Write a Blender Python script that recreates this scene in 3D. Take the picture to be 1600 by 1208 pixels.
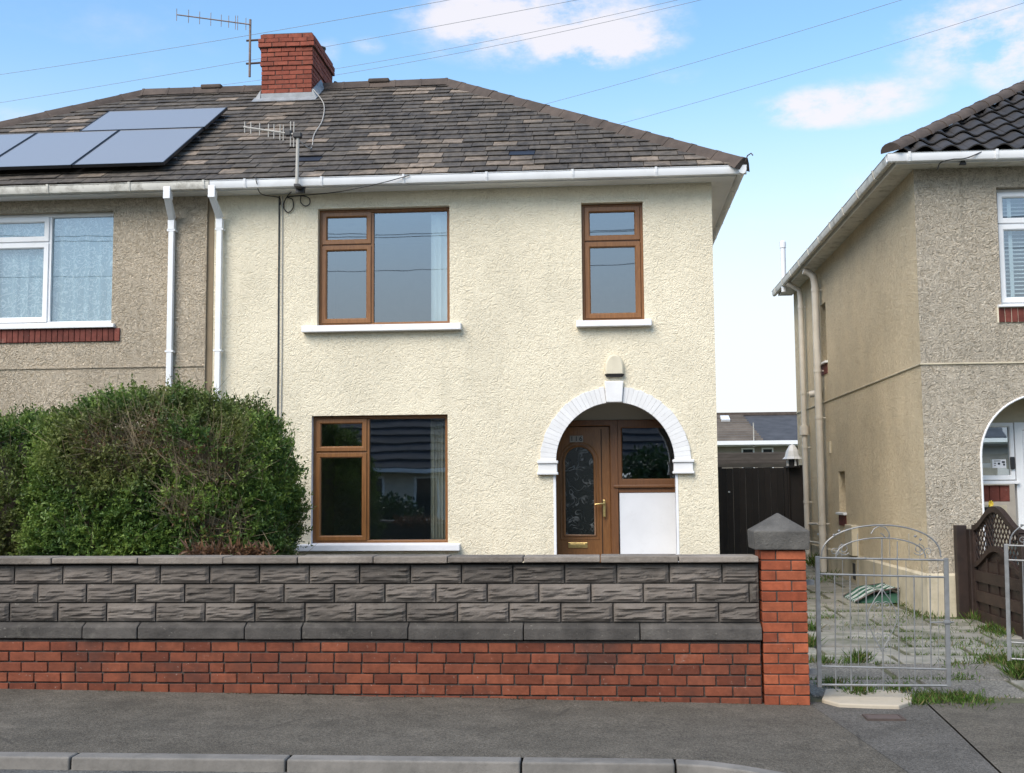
import bpy, bmesh, math, random
import numpy as np
from math import sin, cos, tan, radians, pi, sqrt, atan2
from mathutils import Vector, Matrix, noise as mnoise
random.seed(7)
rng = np.random.default_rng(7)
for o in list(bpy.data.objects): bpy.data.objects.remove(o)
scene = bpy.context.scene
col = scene.collection
# ------------------------------------------------------------------ camera
FPX = 1830.0
PSI, PIT, ROL = radians(4.53), radians(5.03), radians(0.43)
CAM = Vector((0, 0, 1.59))
Fd = Vector((-sin(PSI)*cos(PIT), cos(PSI)*cos(PIT), sin(PIT)))
R0 = Vector((cos(PSI), sin(PSI), 0)); U0 = R0.cross(Fd)
Rt = cos(ROL)*R0 - sin(ROL)*U0; Up = sin(ROL)*R0 + cos(ROL)*U0
cd = bpy.data.cameras.new('camera'); cam = bpy.data.objects.new('camera', cd); col.objects.link(cam)
cd.sensor_width = 36; cd.lens = 36*FPX/1600; cd.clip_end = 5000; cd.clip_start = 0.05
cam.matrix_world = Matrix(((Rt.x, Up.x, -Fd.x, CAM.x), (Rt.y, Up.y, -Fd.y, CAM.y), (Rt.z, Up.z, -Fd.z, CAM.z), (0, 0, 0, 1)))
scene.camera = cam
def ray(x, y): return Fd + Rt*((x-800)/FPX) - Up*((y-604)/FPX)
def PY(x, y, Y): d = ray(x, y); return CAM + d*(Y/d.y)
def PX(x, y, X): d = ray(x, y); return CAM + d*(X/d.x)
def PZ(x, y, Z): d = ray(x, y); return CAM + d*((Z-CAM.z)/d.z)
# ------------------------------------------------------------------ world, sun, exposure
SUN_AZ, SUN_EL = radians(211), radians(44)      # compass angle from +Y, clockwise
world = bpy.data.worlds.new('World'); scene.world = world; world.use_nodes = True
wt = world.node_tree; wn = wt.nodes; wl = wt.links
bg = wn['Background']; bg.inputs[1].default_value = 1.0
sky = wn.new('ShaderNodeTexSky'); sky.sky_type = 'NISHITA'; sky.sun_disc = False
sky.sun_elevation = SUN_EL; sky.sun_rotation = SUN_AZ; sky.air_density = 1.0; sky.dust_density = 0.6; sky.ozone_density = 1.5
def wmath(op, a, b=None, c=None, clamp=False):
    n = wn.new('ShaderNodeMath'); n.operation = op; n.use_clamp = clamp
    for i, v in enumerate((a, b, c)):
        if v is None: continue
        if isinstance(v, (int, float)): n.inputs[i].default_value = v
        else: wl.new(v, n.inputs[i])
    return n.outputs[0]
def wmix(f, a, b):
    n = wn.new('ShaderNodeMix'); n.data_type = 'RGBA'
    if isinstance(f, (int, float)): n.inputs[0].default_value = f
    else: wl.new(f, n.inputs[0])
    for s, v in ((6, a), (7, b)):
        if isinstance(v, tuple): n.inputs[s].default_value = (*v, 1)
        else: wl.new(v, n.inputs[s])
    return n.outputs[2]
tc = wn.new('ShaderNodeTexCoord'); sx = wn.new('ShaderNodeSeparateXYZ'); wl.new(tc.outputs['Generated'], sx.inputs[0])
az = wmath('ARCTAN2', sx.outputs[0], sx.outputs[1]); el = wmath('ARCSINE', sx.outputs[2])
# sky colour: Nishita, whitening towards the hazy horizon
sk = wn.new('ShaderNodeMix'); sk.data_type = 'RGBA'; sk.blend_type = 'MULTIPLY'; sk.inputs[0].default_value = 1
wl.new(sky.outputs[0], sk.inputs[6]); sk.inputs[7].default_value = (0.118, 0.143, 0.146, 1)
hz = wn.new('ShaderNodeMapRange'); hz.interpolation_type = 'SMOOTHERSTEP'
wl.new(el, hz.inputs[0]); hz.inputs[1].default_value = radians(4); hz.inputs[2].default_value = radians(23); hz.inputs[3].default_value = 0.97; hz.inputs[4].default_value = 0.0
base = wmix(hz.outputs[0], sk.outputs[2], (0.53, 0.545, 0.555))
# clouds: broken noise everywhere plus the larger banks that stand in view
cmb = wn.new('ShaderNodeCombineXYZ')
den = wmath('ADD', wmath('MAXIMUM', sx.outputs[2], 0.0), 0.18)
wl.new(wmath('DIVIDE', sx.outputs[0], den), cmb.inputs[0]); wl.new(wmath('DIVIDE', sx.outputs[1], den), cmb.inputs[1])
nz = wn.new('ShaderNodeTexNoise'); nz.inputs['Scale'].default_value = 2.3; nz.inputs['Detail'].default_value = 9; nz.inputs['Roughness'].default_value = 0.62
wl.new(cmb.outputs[0], nz.inputs['Vector'])
n2 = wn.new('ShaderNodeTexNoise'); n2.inputs['Scale'].default_value = 13; n2.inputs['Detail'].default_value = 7; n2.inputs['Roughness'].default_value = 0.65
c2 = wn.new('ShaderNodeCombineXYZ'); wl.new(az, c2.inputs[0]); wl.new(wmath('MULTIPLY', el, 1.9), c2.inputs[1]); wl.new(c2.outputs[0], n2.inputs['Vector'])
dens = wmath('ADD', wmath('MULTIPLY', wmath('SUBTRACT', nz.outputs[0], 0.545), 1.4), 0.0)
for (px, py, wx, wy, s) in [(860, 40, 240, 68, 1.05), (960, 78, 120, 38, .55), (740, 20, 120, 40, .4), (1525, 52, 140, 68, 1.0), (1590, 120, 60, 60, .55),
                            (1330, 162, 140, 38, 1.0), (1240, 185, 90, 22, .4), (1370, 300, 70, 40, .35), (575, 72, 30, 14, .45), (512, 84, 26, 26, .5), (40, 190, 120, 20, .35),
                            (1130, 165, 190, 16, .3), (620, 18, 30, 10, .3), (1060, 120, 70, 20, .3)]:
    d = ray(px, py).normalized(); a0 = atan2(d.x, d.y); e0 = math.asin(d.z)
    u = wmath('DIVIDE', wmath('SUBTRACT', az, a0), wx*1.12/FPX); v = wmath('DIVIDE', wmath('SUBTRACT', el, e0), wy*1.15/FPX)
    q = wmath('ADD', wmath('MULTIPLY', u, u), wmath('MULTIPLY', v, v))
    b = wmath('MULTIPLY', wmath('SUBTRACT', 1.0, q, clamp=True), s)
    dens = wmath('ADD', dens, wmath('MULTIPLY', b, wmath('MULTIPLY_ADD', n2.outputs[0], 3.4, -1.05, clamp=True)))
cm = wn.new('ShaderNodeMapRange'); cm.interpolation_type = 'SMOOTHSTEP'; wl.new(dens, cm.inputs[0])
cm.inputs[1].default_value = 0.0; cm.inputs[2].default_value = 0.85; cm.inputs[3].default_value = 0; cm.inputs[4].default_value = 0.9
wl.new(wmix(cm.outputs[0], base, (0.53, 0.51, 0.535)), bg.inputs[0])
sl = bpy.data.lights.new('sun', 'SUN'); sl.energy = 2.3; sl.angle = radians(45); sl.color = (1.0, 0.88, 0.745)
so = bpy.data.objects.new('sun', sl); col.objects.link(so)
sd = Vector((sin(SUN_AZ)*cos(SUN_EL), cos(SUN_AZ)*cos(SUN_EL), sin(SUN_EL)))
so.rotation_euler = sd.to_track_quat('Z', 'Y').to_euler(); so.location = sd*60
vs = scene.view_settings; vs.view_transform = 'Standard'; vs.look = 'None'; vs.exposure = 0.88; vs.gamma = 1
# ------------------------------------------------------------------ materials
MATS = {}
class NT:
    def __init__(s, name):
        s.m = bpy.data.materials.new(name); s.m.use_nodes = True; s.t = s.m.node_tree; s.n = s.t.nodes; s.l = s.t.links
        s.b = s.n['Principled BSDF']; s.out = s.n['Material Output']
        g = s.n.new('ShaderNodeNewGeometry'); s.pos = g.outputs['Position']; s.nor = g.outputs['Normal']; MATS[name] = s.m
    def put(s, v, sock):
        if isinstance(v, tuple): sock.default_value = (*v, 1) if len(sock.default_value) == 4 else v
        elif isinstance(v, (int, float)): sock.default_value = v
        else: s.l.new(v, sock)
    def math(s, op, a, b=None, c=None, clamp=False):
        n = s.n.new('ShaderNodeMath'); n.operation = op; n.use_clamp = clamp
        for i, v in enumerate((a, b, c)):
            if v is not None: s.put(v, n.inputs[i])
        return n.outputs[0]
    def mapv(s, scale=(1, 1, 1), src=None, rot=(0, 0, 0)):
        n = s.n.new('ShaderNodeMapping'); n.inputs['Scale'].default_value = scale; n.inputs['Rotation'].default_value = rot
        s.l.new(src or s.pos, n.inputs[0]); return n.outputs[0]
    def noise(s, scale, detail=4, rough=.55, dist=0, vec=None):
        n = s.n.new('ShaderNodeTexNoise'); n.inputs['Scale'].default_value = scale; n.inputs['Detail'].default_value = detail
        n.inputs['Roughness'].default_value = rough; n.inputs['Distortion'].default_value = dist; s.l.new(vec or s.pos, n.inputs['Vector']); return n.outputs[0]
    def voro(s, scale, feature='F1', vec=None):
        n = s.n.new('ShaderNodeTexVoronoi'); n.feature = feature; n.inputs['Scale'].default_value = scale; s.l.new(vec or s.pos, n.inputs['Vector']); return n.outputs
    def rng(s, v, a, b, c=0., d=1., smooth=False):
        n = s.n.new('ShaderNodeMapRange'); s.put(v, n.inputs[0])
        if smooth: n.interpolation_type = 'SMOOTHSTEP'
        for i, k in enumerate((a, b, c, d)): n.inputs[i+1].default_value = k
        return n.outputs[0]
    def mix(s, f, a, b, mode='MIX'):
        n = s.n.new('ShaderNodeMix'); n.data_type = 'RGBA'; n.blend_type = mode
        s.put(f, n.inputs[0]); s.put(a, n.inputs[6]); s.put(b, n.inputs[7]); return n.outputs[2]
    def ramp(s, f, stops, interp='LINEAR'):
        n = s.n.new('ShaderNodeValToRGB'); n.color_ramp.interpolation = interp; s.put(f, n.inputs[0]); e = n.color_ramp.elements
        while len(e) < len(stops): e.new(.5)
        for k, (p, c) in zip(e, stops): k.position = p; k.color = (*c, 1)
        return n.outputs[0]
    def rand(s): return s.n.new('ShaderNodeObjectInfo').outputs['Random']
    def attr(s, nm, out='Color'):
        n = s.n.new('ShaderNodeAttribute'); n.attribute_name = nm; return n.outputs[out]
    def scale(s, c, f):
        n = s.n.new('ShaderNodeVectorMath'); n.operation = 'SCALE'; s.put(c, n.inputs[0]); s.put(f, n.inputs['Scale']); return n.outputs[0]
    def bump(s, h, strength=.5, dist=.01, nrm=None):
        n = s.n.new('ShaderNodeBump'); n.inputs['Strength'].default_value = strength; n.inputs['Distance'].default_value = dist
        s.l.new(h, n.inputs['Height'])
        if nrm: s.l.new(nrm, n.inputs['Normal'])
        s.l.new(n.outputs[0], s.b.inputs['Normal']); return n.outputs[0]
    def done(s, c, rough=.7, metal=0, spec=.5):
        s.put(c, s.b.inputs['Base Color']); s.put(rough, s.b.inputs['Roughness']); s.b.inputs['Metallic'].default_value = metal
        s.b.inputs['Specular IOR Level'].default_value = spec; return s.m
def simple(name, c, rough=.6, var=.12, vs=4, rnd=0., bump=0, bs=60, metal=0, spec=.5, dirt=None):
    k = NT(name); f = k.rng(k.noise(vs, 6), .3, .7, 1-var, 1+var)
    if rnd: f = k.math('MULTIPLY', f, k.rng(k.rand(), 0, 1, 1-rnd, 1+rnd))
    cc = k.scale(c, f)
    if dirt: cc = k.mix(k.rng(k.noise(dirt[1], 8, .7), dirt[2], dirt[3], 0, dirt[4]), cc, dirt[0])
    if bump: k.bump(k.noise(bs, 5, .6), bump, .004)
    return k.done(cc, rough, metal, spec)
def render_mat(name, c, dark, light, sc, stren, dist, speck=.35, dirtc=(.25, .24, .19), dirt=.5):
    k = NT(name); a = k.noise(sc, 2, .5, 1.6); b = k.noise(sc*1.9, 2, .5, 2.2); r1 = k.math('SUBTRACT', 1., k.math('ABSOLUTE', k.math('MULTIPLY_ADD', a, 5, -2.5)), clamp=True)
    r2 = k.math('SUBTRACT', 1., k.math('ABSOLUTE', k.math('MULTIPLY_ADD', b, 5, -2.5)), clamp=True)
    h = k.math('ADD', k.math('MULTIPLY', r1, .7), k.math('MULTIPLY', r2, .45)); h = k.math('ADD', h, k.math('MULTIPLY', k.noise(sc*6, 3), .35))
    k.bump(h, stren, dist)
    cc = k.mix(k.rng(h, .15, 1.2), dark, light); cc = k.mix(speck, c, cc)
    big = k.rng(k.noise(1.1, 6, .6), .35, .7, .9, 1.06); cc = k.scale(cc, big)
    st = k.noise(1.6, 7, .7, 0, k.mapv((3.2, 3.2, .35))); cc = k.mix(k.rng(st, .54, .8, 0, dirt), cc, dirtc)
    st2 = k.noise(2.2, 6, .75, .2, k.mapv((7, 7, .3))); cc = k.mix(k.rng(st2, .58, .78, 0, dirt*.8), cc, dirtc)
    fl = k.voro(5.5)[0]; cc = k.mix(k.rng(fl, .045, .02, 0, .45), cc, dirtc)
    return k.done(cc, .92, 0, .2)
render_mat('cream_render', (.80, .72, .545), (.70, .62, .46), (.86, .785, .615), 13, .55, .022, .6, (.50, .46, .35), .3)
render_mat('tan_roughcast', (.72, .59, .42), (.53, .425, .29), (.87, .75, .585), 17, 1, .04, .95, (.3, .24, .17), .25)
render_mat('grey_roughcast', (.67, .575, .435), (.45, .375, .27), (.86, .765, .62), 16, 1, .04, 1.0, (.22, .19, .14), .35)
render_mat('buff_roughcast', (.87, .70, .46), (.71, .555, .345), (.91, .775, .55), 14, .9, .035, .9, (.50, .37, .22), .25)  # buff wall tone, lightened to offset the shade of the main house
simple('cream_smooth', (.66, .6, .46), .8, .08, 5, dirt=((.3, .27, .2), 3, .5, .75, .5), bump=.3)
simple('buff_smooth', (.52, .46, .34), .85, .1, 4, dirt=((.22, .19, .12), 3, .48, .75, .6), bump=.4)
simple('gap_shadow', (.22, .17, .11), .9)
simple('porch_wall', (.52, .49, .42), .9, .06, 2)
simple('white_plastic', (.78, .79, .80), .35, .05, 3, dirt=((.42, .41, .36), 2.2, .56, .8, .35))
simple('old_white_plastic', (.62, .60, .54), .45, .1, 5, dirt=((.16, .14, .1), 6, .5, .72, .75))
simple('cream_pipe', (.58, .54, .47), .45, .08, 5, dirt=((.36, .31, .24), 4, .5, .75, .4))
simple('white_paint', (.80, .80, .82), .6, .06, 6, bump=.25, bs=35, dirt=((.45, .45, .42), 6, .58, .76, .45))
simple('white_panel', (.72, .735, .77), .5, .06, 2, dirt=((.5, .5, .48), 3, .55, .8, .5))
simple('chalk_arch', (.73, .725, .72), .7, .05, 5, rnd=.04, bump=.4, bs=60, dirt=((.4, .4, .38), 9, .62, .76, .4))
simple('brass', (.62, .46, .19), .32, .15, 30, metal=.85)
simple('lead', (.26, .275, .29), .55, .18, 9, bump=.3, bs=25)
simple('black_plastic', (.018, .018, .02), .45)
simple('groove_shade', (.012, .011, .01), .95)
simple('cable_black', (.03, .03, .032), .6)
simple('cable_grey', (.42, .40, .36), .6)
simple('aerial_metal', (.20, .15, .125), .6, .3, 20, metal=.3)
simple('rusty_iron', (.07, .05, .042), .75, .3, 20)
simple('galvanised', (.23, .235, .235), .5, .2, 14, metal=.35, dirt=((.2, .17, .13), 18, .58, .75, .5))
simple('room', (.34, .33, .31), .9)
simple('room_floor', (.1, .08, .065), .9)
simple('blind', (.72, .74, .72), .8, .04, 2)
simple('warm_blind', (.55, .48, .37), .85, .08, 3)
simple('concrete_kerb', (.20, .185, .165), .85, .12, 5, rnd=.08, bump=.5, bs=70, dirt=((.09, .085, .075), 4, .45, .7, .7))
simple('slab', (.255, .24, .205), .88, .2, 3.2, rnd=.22, bump=.6, bs=50, dirt=((.085, .095, .05), 2.6, .45, .66, .8))
simple('threshold', (.46, .40, .31), .85, .12, 4, bump=.4, dirt=((.2, .18, .12), 4, .5, .75, .5))
simple('mortar', (.085, .068, .058), .95, .2, 20, bump=.4)
simple('soil', (.06, .047, .032), .95, .3, 6, bump=.8, bs=30)
simple('ground', (.075, .09, .04), .95, .3, 2)
simple('brown_wood', (.030, .0165, .012), .55, .35, 7, rnd=.25, bump=.4, bs=40, dirt=((.075, .05, .036), 6, .55, .75, .4))
simple('black_wood', (.016, .012, .010), .65, .3, 5, rnd=.35)
simple('terracotta', (.3, .1, .05), .8)
simple('yellow', (.75, .55, .03), .6)
simple('green_cloth', (.02, .085, .05), .7)
simple('white_cloth', (.42, .45, .43), .7)
simple('panel_frame', (.012, .012, .014), .4)
simple('bungalow_wall', (.30, .265, .225), .9)
simple('far_slate', (.062, .062, .066), .75, .25, 3)
simple('hill_mat', (.20, .24, .29), 1, .1, .02)
simple('dark_roof', (.05, .052, .058), .8, .25, 3, rnd=.2)
simple('pale_render', (.6, .56, .48), .9)
simple('twig', (.22, .175, .105), .85, .3, 20)
simple('bark', (.09, .07, .05), .9)
simple('number_tile', (.30, .27, .23), .45, .1, 40)
simple('lantern_white', (.75, .75, .74), .4)
# fibreglass brown woodgrain window frames
k = NT('brown_upvc'); g = k.noise(9, 4, .6, .6, k.mapv((9, 9, .7))); g2 = k.noise(9, 4, .6, .6, k.mapv((.7, 9, 9)))
k.bump(g, .08, .002); k.done(k.mix(k.rng(g, .3, .7), (.155, .062, .018), (.245, .108, .032)), .38, 0, .5)
k = NT('dark_upvc'); k.done(k.mix(k.rng(k.noise(9, 4, .6, .6, k.mapv((9, 9, .7))), .3, .7), (.115, .046, .016), (.175, .074, .024)), .42)
# glazing: coated double glass, mirror coat over a clear sheet, a little bowed
k = NT('glass'); k.n.remove(k.b); k.b = None
gl = k.n.new('ShaderNodeBsdfGlossy'); gl.inputs['Roughness'].default_value = .012; gl.inputs['Color'].default_value = (.80, .90, 1, 1)
tr = k.n.new('ShaderNodeBsdfTransparent'); tr.inputs[0].default_value = (.82, .87, .88, 1)
fr = k.n.new('ShaderNodeFresnel'); fr.inputs[0].default_value = 3.2
bp = k.n.new('ShaderNodeBump'); bp.inputs['Strength'].default_value = .022; bp.inputs['Distance'].default_value = .02; k.l.new(k.noise(2.2, 1), bp.inputs['Height']); k.l.new(bp.outputs[0], gl.inputs['Normal'])
gg = k.n.new('ShaderNodeNewGeometry'); ff = k.math('MULTIPLY', fr.outputs[0], k.math('SUBTRACT', 1., gg.outputs['Backfacing']))
mx = k.n.new('ShaderNodeMixShader'); k.l.new(ff, mx.inputs[0]); k.l.new(tr.outputs[0], mx.inputs[1]); k.l.new(gl.outputs[0], mx.inputs[2]); k.l.new(mx.outputs[0], k.out.inputs[0])
# obscured door glass with leaded flower tracery
k = NT('door_glass'); v = k.noise(7, 1, .5, 1.5); ln = k.math('SUBTRACT', 1., k.math('ABSOLUTE', k.math('MULTIPLY_ADD', v, 24, -12)), clamp=True)
w = k.math('MULTIPLY', ln, k.rng(k.noise(6, 3), .45, .6)); k.bump(k.noise(55, 3), .5, .004)
k.done(k.mix(w, (.012, .015, .014), (.16, .165, .16)), .16, 0, .6)
# net curtain
k = NT('net'); s1 = k.noise(9, 1, .5, 1.8); ln = k.math('SUBTRACT', 1., k.math('ABSOLUTE', k.math('MULTIPLY_ADD', s1, 16, -8)), clamp=True)
k.done(k.mix(k.math('MULTIPLY', ln, .8), (.36, .45, .50), (.85, .88, .88)), .9)
# roofing slates: per-piece tone, buff lichen in drifts
k = NT('slate'); r = k.math('FRACT', k.math('ADD', k.rand(), k.attr('tone', 'Fac')))
drift = k.rng(k.noise(.55, 3, .6), .38, .66, -.22, .24); r2 = k.math('ADD', r, drift)
cc = k.ramp(r2, [(0., (.056, .048, .041)), (.35, (.066, .057, .048)), (.60, (.080, .069, .057)), (.78, (.105, .088, .070)), (.88, (.175, .138, .104)), (1., (.24, .19, .145))])
cc = k.scale(cc, k.rng(k.noise(11, 7, .7), .3, .7, .4, 1.65)); cc = k.mix(k.rng(k.noise(2.4, 7, .7, .4, k.mapv((2.6, .7, .7))), .45, .68, 0, .6), cc, (.15, .125, .10))
cc = k.mix(k.rng(k.noise(26, 5, .7), .62, .72, 0, .55), cc, (.33, .30, .24)); cc = k.mix(k.rng(k.noise(7, 5, .7), .6, .75, 0, .6), cc, (.05, .045, .035))
k.bump(k.noise(30, 6, .65), .5, .006); k.done(cc, .72, 0, .35)
simple('new_slate', (.018, .020, .028), .5)
simple('ridge', (.075, .056, .045), .85, .25, 6, rnd=.18, bump=.6, bs=40, dirt=((.2, .16, .12), 14, .6, .75, .6))
simple('pantile', (.040, .036, .034), .6, .25, 6, rnd=.2, bump=.4, bs=50, dirt=((.12, .1, .08), 12, .6, .78, .35))
# bricks
def brick_mat(name, a, b, soot):
    k = NT(name); r = k.rand(); cc = k.mix(r, a, b); cc = k.scale(cc, k.rng(k.math('FRACT', k.math('MULTIPLY', r, 17.3)), 0, 1, .8, 1.15)); cc = k.scale(cc, k.rng(k.noise(14, 6, .65), .3, .7, .72, 1.22))
    cc = k.mix(k.rng(k.noise(1.3, 6, .65), .5, .72, 0, soot), cc, (.045, .03, .026)); cc = k.mix(k.rng(k.noise(45, 3), .68, .74, 0, .4), cc, (.45, .36, .3)); cc = k.mix(k.rng(k.noise(2.8, 8, .8), .6, .76, 0, .35), cc, (.40, .30, .25))
    k.bump(k.noise(60, 5, .65), .5, .005); k.done(cc, .8, 0, .3)
brick_mat('wall_brick', (.145, .040, .021), (.225, .067, .033), .7)
brick_mat('pier_brick', (.27, .064, .028), (.34, .094, .042), .3)
brick_mat('chimney_brick', (.22, .055, .034), (.28, .078, .048), .45)
brick_mat('soldier_brick', (.13, .035, .026), (.175, .05, .036), .2)
# split-face walling blocks, coping
def stone_mat(name, a, b, rough_b=.7):
    k = NT(name); f = k.rng(k.noise(5, 7, .65), .3, .7); cc = k.mix(f, a, b); cc = k.scale(cc, k.rng(k.rand(), 0, 1, .74, 1.22)); cc = k.mix(k.rng(k.noise(3.4, 7, .75), .57, .72, 0, .4), cc, (.24, .225, .19))
    cc = k.mix(k.rng(k.noise(.9, 6, .6), .5, .7, 0, .6), cc, (.035, .032, .03)); cc = k.mix(k.rng(k.noise(38, 4), .66, .74, 0, .45), cc, (.3, .28, .24))
    k.bump(k.noise(48, 7, .7), rough_b, .01); k.done(cc, .88, 0, .25)
stone_mat('split_stone', (.115, .098, .083), (.165, .143, .124))
stone_mat('plinth_stone', (.050, .046, .042), (.115, .104, .093), .9)
stone_mat('coping', (.17, .145, .122), (.30, .26, .22), .95)
stone_mat('cap_stone', (.10, .095, .087), (.20, .188, .168), 1.0)
# tarmac
def tarmac(name, a, b, speck):
    k = NT(name); v = k.voro(95); cc = k.mix(k.rng(k.noise(1.3, 6, .6), .35, .65), a, b)
    cc = k.scale(cc, k.rng(k.noise(60, 5, .75), .3, .7, .35, 1.7)); cc = k.mix(k.rng(v[0], .08, .28, speck, 0), cc, (.38, .36, .31))
    cc = k.scale(cc, k.rng(k.noise(6, 6, .7), .3, .7, .8, 1.18)); cc = k.mix(k.rng(k.noise(2.2, 8, .7), .52, .72, 0, .55), cc, (.06, .055, .046))
    gum = k.voro(3.1)[0]; cc = k.mix(k.rng(gum, .05, .035, 0, .6), cc, (.045, .042, .038))
    vc = k.voro(.55, 'DISTANCE_TO_EDGE', k.mapv((1, 1, 1), None)); crk = k.math('MULTIPLY', k.rng(vc[0], .004, .009, 1, 0), k.rng(k.noise(1.1, 3), .5, .6)); cc = k.mix(k.math('MULTIPLY', crk, .35), cc, (.03, .028, .025))
    k.bump(k.noise(110, 5, .7), .9, .008); k.done(cc, .9, 0, .25)
tarmac('pavement_tarmac', (.094, .083, .066), (.128, .113, .091), .6)
tarmac('patch_tarmac', (.092, .085, .075), (.120, .111, .099), .6)
tarmac('road_tarmac', (.10, .10, .098), (.14, .138, .13), .5)
k = NT('aggregate'); v = k.voro(55); cc = k.mix(k.rng(v[0], .1, .6), (.30, .275, .235), (.12, .112, .095)); cc = k.scale(cc, k.rng(k.noise(3, 6), .3, .7, .75, 1.2))
cc = k.mix(k.rng(k.noise(2.2, 6, .7), .55, .75, 0, .6), cc, (.12, .13, .08)); k.bump(v[0], .6, -.01); k.done(cc, .9)
# solar glass: pale grey base paints in the bright sky it reflects
k = NT('solar_cell'); k.done((.29, .28, .275), .3, 0, .5); k.b.inputs['Coat Weight'].default_value = 1; k.b.inputs['Coat IOR'].default_value = 1.9; k.b.inputs['Coat Roughness'].default_value = .2
simple('glass_dark', (.03, .035, .04), .08)
# leaves and grass carry their own colour
def leaf_mat(name, rough=.45, tl=.3):
    k = NT(name); c = k.attr('leaf'); k.done(c, rough, 0, .35)
    t = k.n.new('ShaderNodeBsdfTranslucent'); k.l.new(c, t.inputs[0]); m = k.n.new('ShaderNodeMixShader'); m.inputs[0].default_value = tl
    k.l.new(k.b.outputs[0], m.inputs[1]); k.l.new(t.outputs[0], m.inputs[2]); k.l.new(m.outputs[0], k.out.inputs[0])
leaf_mat('leaf'); leaf_mat('grass', .6, .35)
k = NT('brick_patch_lid'); k.done(k.mix(k.noise(12, 5), (.085, .06, .052), (.12, .09, .078)), .8)
# ------------------------------------------------------------------ building helpers
def wloc(o):
    v = Vector((0, 0, 0))
    while o is not None: v += o.location; o = o.parent
    return v
def tag(o, label=None, cat=None, group=None, kind=None):
    for kk, v in (('label', label), ('category', cat), ('group', group), ('kind', kind)):
        if v: o[kk] = v
    return o
def thing(name, label, cat, loc=(0, 0, 0), group=None):
    o = bpy.data.objects.new(name, None); o.location = loc; o.empty_display_size = .2; col.objects.link(o); return tag(o, label, cat, group)
class MB:
    def __init__(s): s.v = []; s.f = []
    def poly(s, pts): n = len(s.v); s.v += [Vector(p) for p in pts]; s.f.append(tuple(range(n, n+len(pts)))); return s
    def hexa(s, p):                       # 8 corners: bottom 4, top 4
        n = len(s.v); s.v += [Vector(q) for q in p]
        s.f += [tuple(n+i for i in q) for q in ((3, 2, 1, 0), (4, 5, 6, 7), (0, 1, 5, 4), (1, 2, 6, 5), (2, 3, 7, 6), (3, 0, 4, 7))]; return s
    def box(s, x0, x1, y0, y1, z0, z1, fn=None):
        p = [(x0, y0, z0), (x1, y0, z0), (x1, y1, z0), (x0, y1, z0), (x0, y0, z1), (x1, y0, z1), (x1, y1, z1), (x0, y1, z1)]
        return s.hexa([fn(*q) for q in p] if fn else p)
    def tube(s, pts, r, n=6, r2=None):
        pts = [Vector(p) for p in pts]; base = len(s.v); up = None; m = len(pts)
        for i, p in enumerate(pts):
            t = (pts[min(i+1, m-1)]-pts[max(i-1, 0)]).normalized()
            if up is None or abs(up.dot(t)) > .98: up = Vector((0, 0, 1)) if abs(t.z) < .9 else Vector((1, 0, 0))
            a = t.cross(up).normalized(); b = a.cross(t).normalized(); up = b
            rr = r if r2 is None else r+(r2-r)*i/max(m-1, 1)
            s.v += [p+a*(cos(2*pi*j/n)*rr)+b*(sin(2*pi*j/n)*rr) for j in range(n)]
        for i in range(m-1):
            for j in range(n): s.f.append((base+i*n+j, base+i*n+(j+1) % n, base+(i+1)*n+(j+1) % n, base+(i+1)*n+j))
        s.f.append(tuple(base+j for j in range(n))[::-1]); s.f.append(tuple(base+(m-1)*n+j for j in range(n))); return s
    def sweep(s, prof, a, b, ax, ay):     # profile (u,w) along a->b with axes ax, ay
        a = Vector(a); b = Vector(b); n = len(s.v); m = len(prof)
        for q in (a, b): s.v += [q+ax*u+ay*w for u, w in prof]
        for i in range(m): s.f.append((n+i, n+(i+1) % m, n+m+(i+1) % m, n+m+i))
        s.f.append(tuple(range(n, n+m))[::-1]); s.f.append(tuple(range(n+m, n+2*m))); return s
    def lathe(s, prof, c, n=16):
        c = Vector(c); b = len(s.v)
        for r, z in prof: s.v += [c+Vector((cos(2*pi*j/n)*r, sin(2*pi*j/n)*r, z)) for j in range(n)]
        for i in range(len(prof)-1):
            for j in range(n): s.f.append((b+i*n+j, b+i*n+(j+1) % n, b+(i+1)*n+(j+1) % n, b+(i+1)*n+j))
        s.f.append(tuple(b+(len(prof)-1)*n+j for j in range(n))); s.f.append(tuple(b+j for j in range(n))[::-1]); return s
    def mesh(s, name, mat, off=Vector((0, 0, 0)), smooth=False):
        me = bpy.data.meshes.new(name); me.from_pydata([v-off for v in s.v], [], s.f)
        bm = bmesh.new(); bm.from_mesh(me); bmesh.ops.recalc_face_normals(bm, faces=bm.faces); bm.to_mesh(me); bm.free()
        me.materials.append(MATS[mat])
        if smooth:
            for p in me.polygons: p.use_smooth = True
            me.set_sharp_from_angle(angle=radians(40))
        return me
    def build(s, name, mat, parent=None, bevel=0, smooth=False):
        me = s.mesh(name, mat, wloc(parent), smooth); o = bpy.data.objects.new(name, me); col.objects.link(o); o.parent = parent
        if bevel:
            m = o.modifiers.new('bevel', 'BEVEL'); m.width = bevel; m.segments = 2; m.limit_method = 'ANGLE'
        return o
def put(name, me, parent, loc, rot=None):
    o = bpy.data.objects.new(name, me); col.objects.link(o); o.parent = parent; o.location = Vector(loc)-wloc(parent)
    if rot is not None: o.rotation_euler = rot.to_euler() if hasattr(rot, 'to_euler') else rot
    return o
def struct(o): o['kind'] = 'structure'; return o
BR = {}
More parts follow.
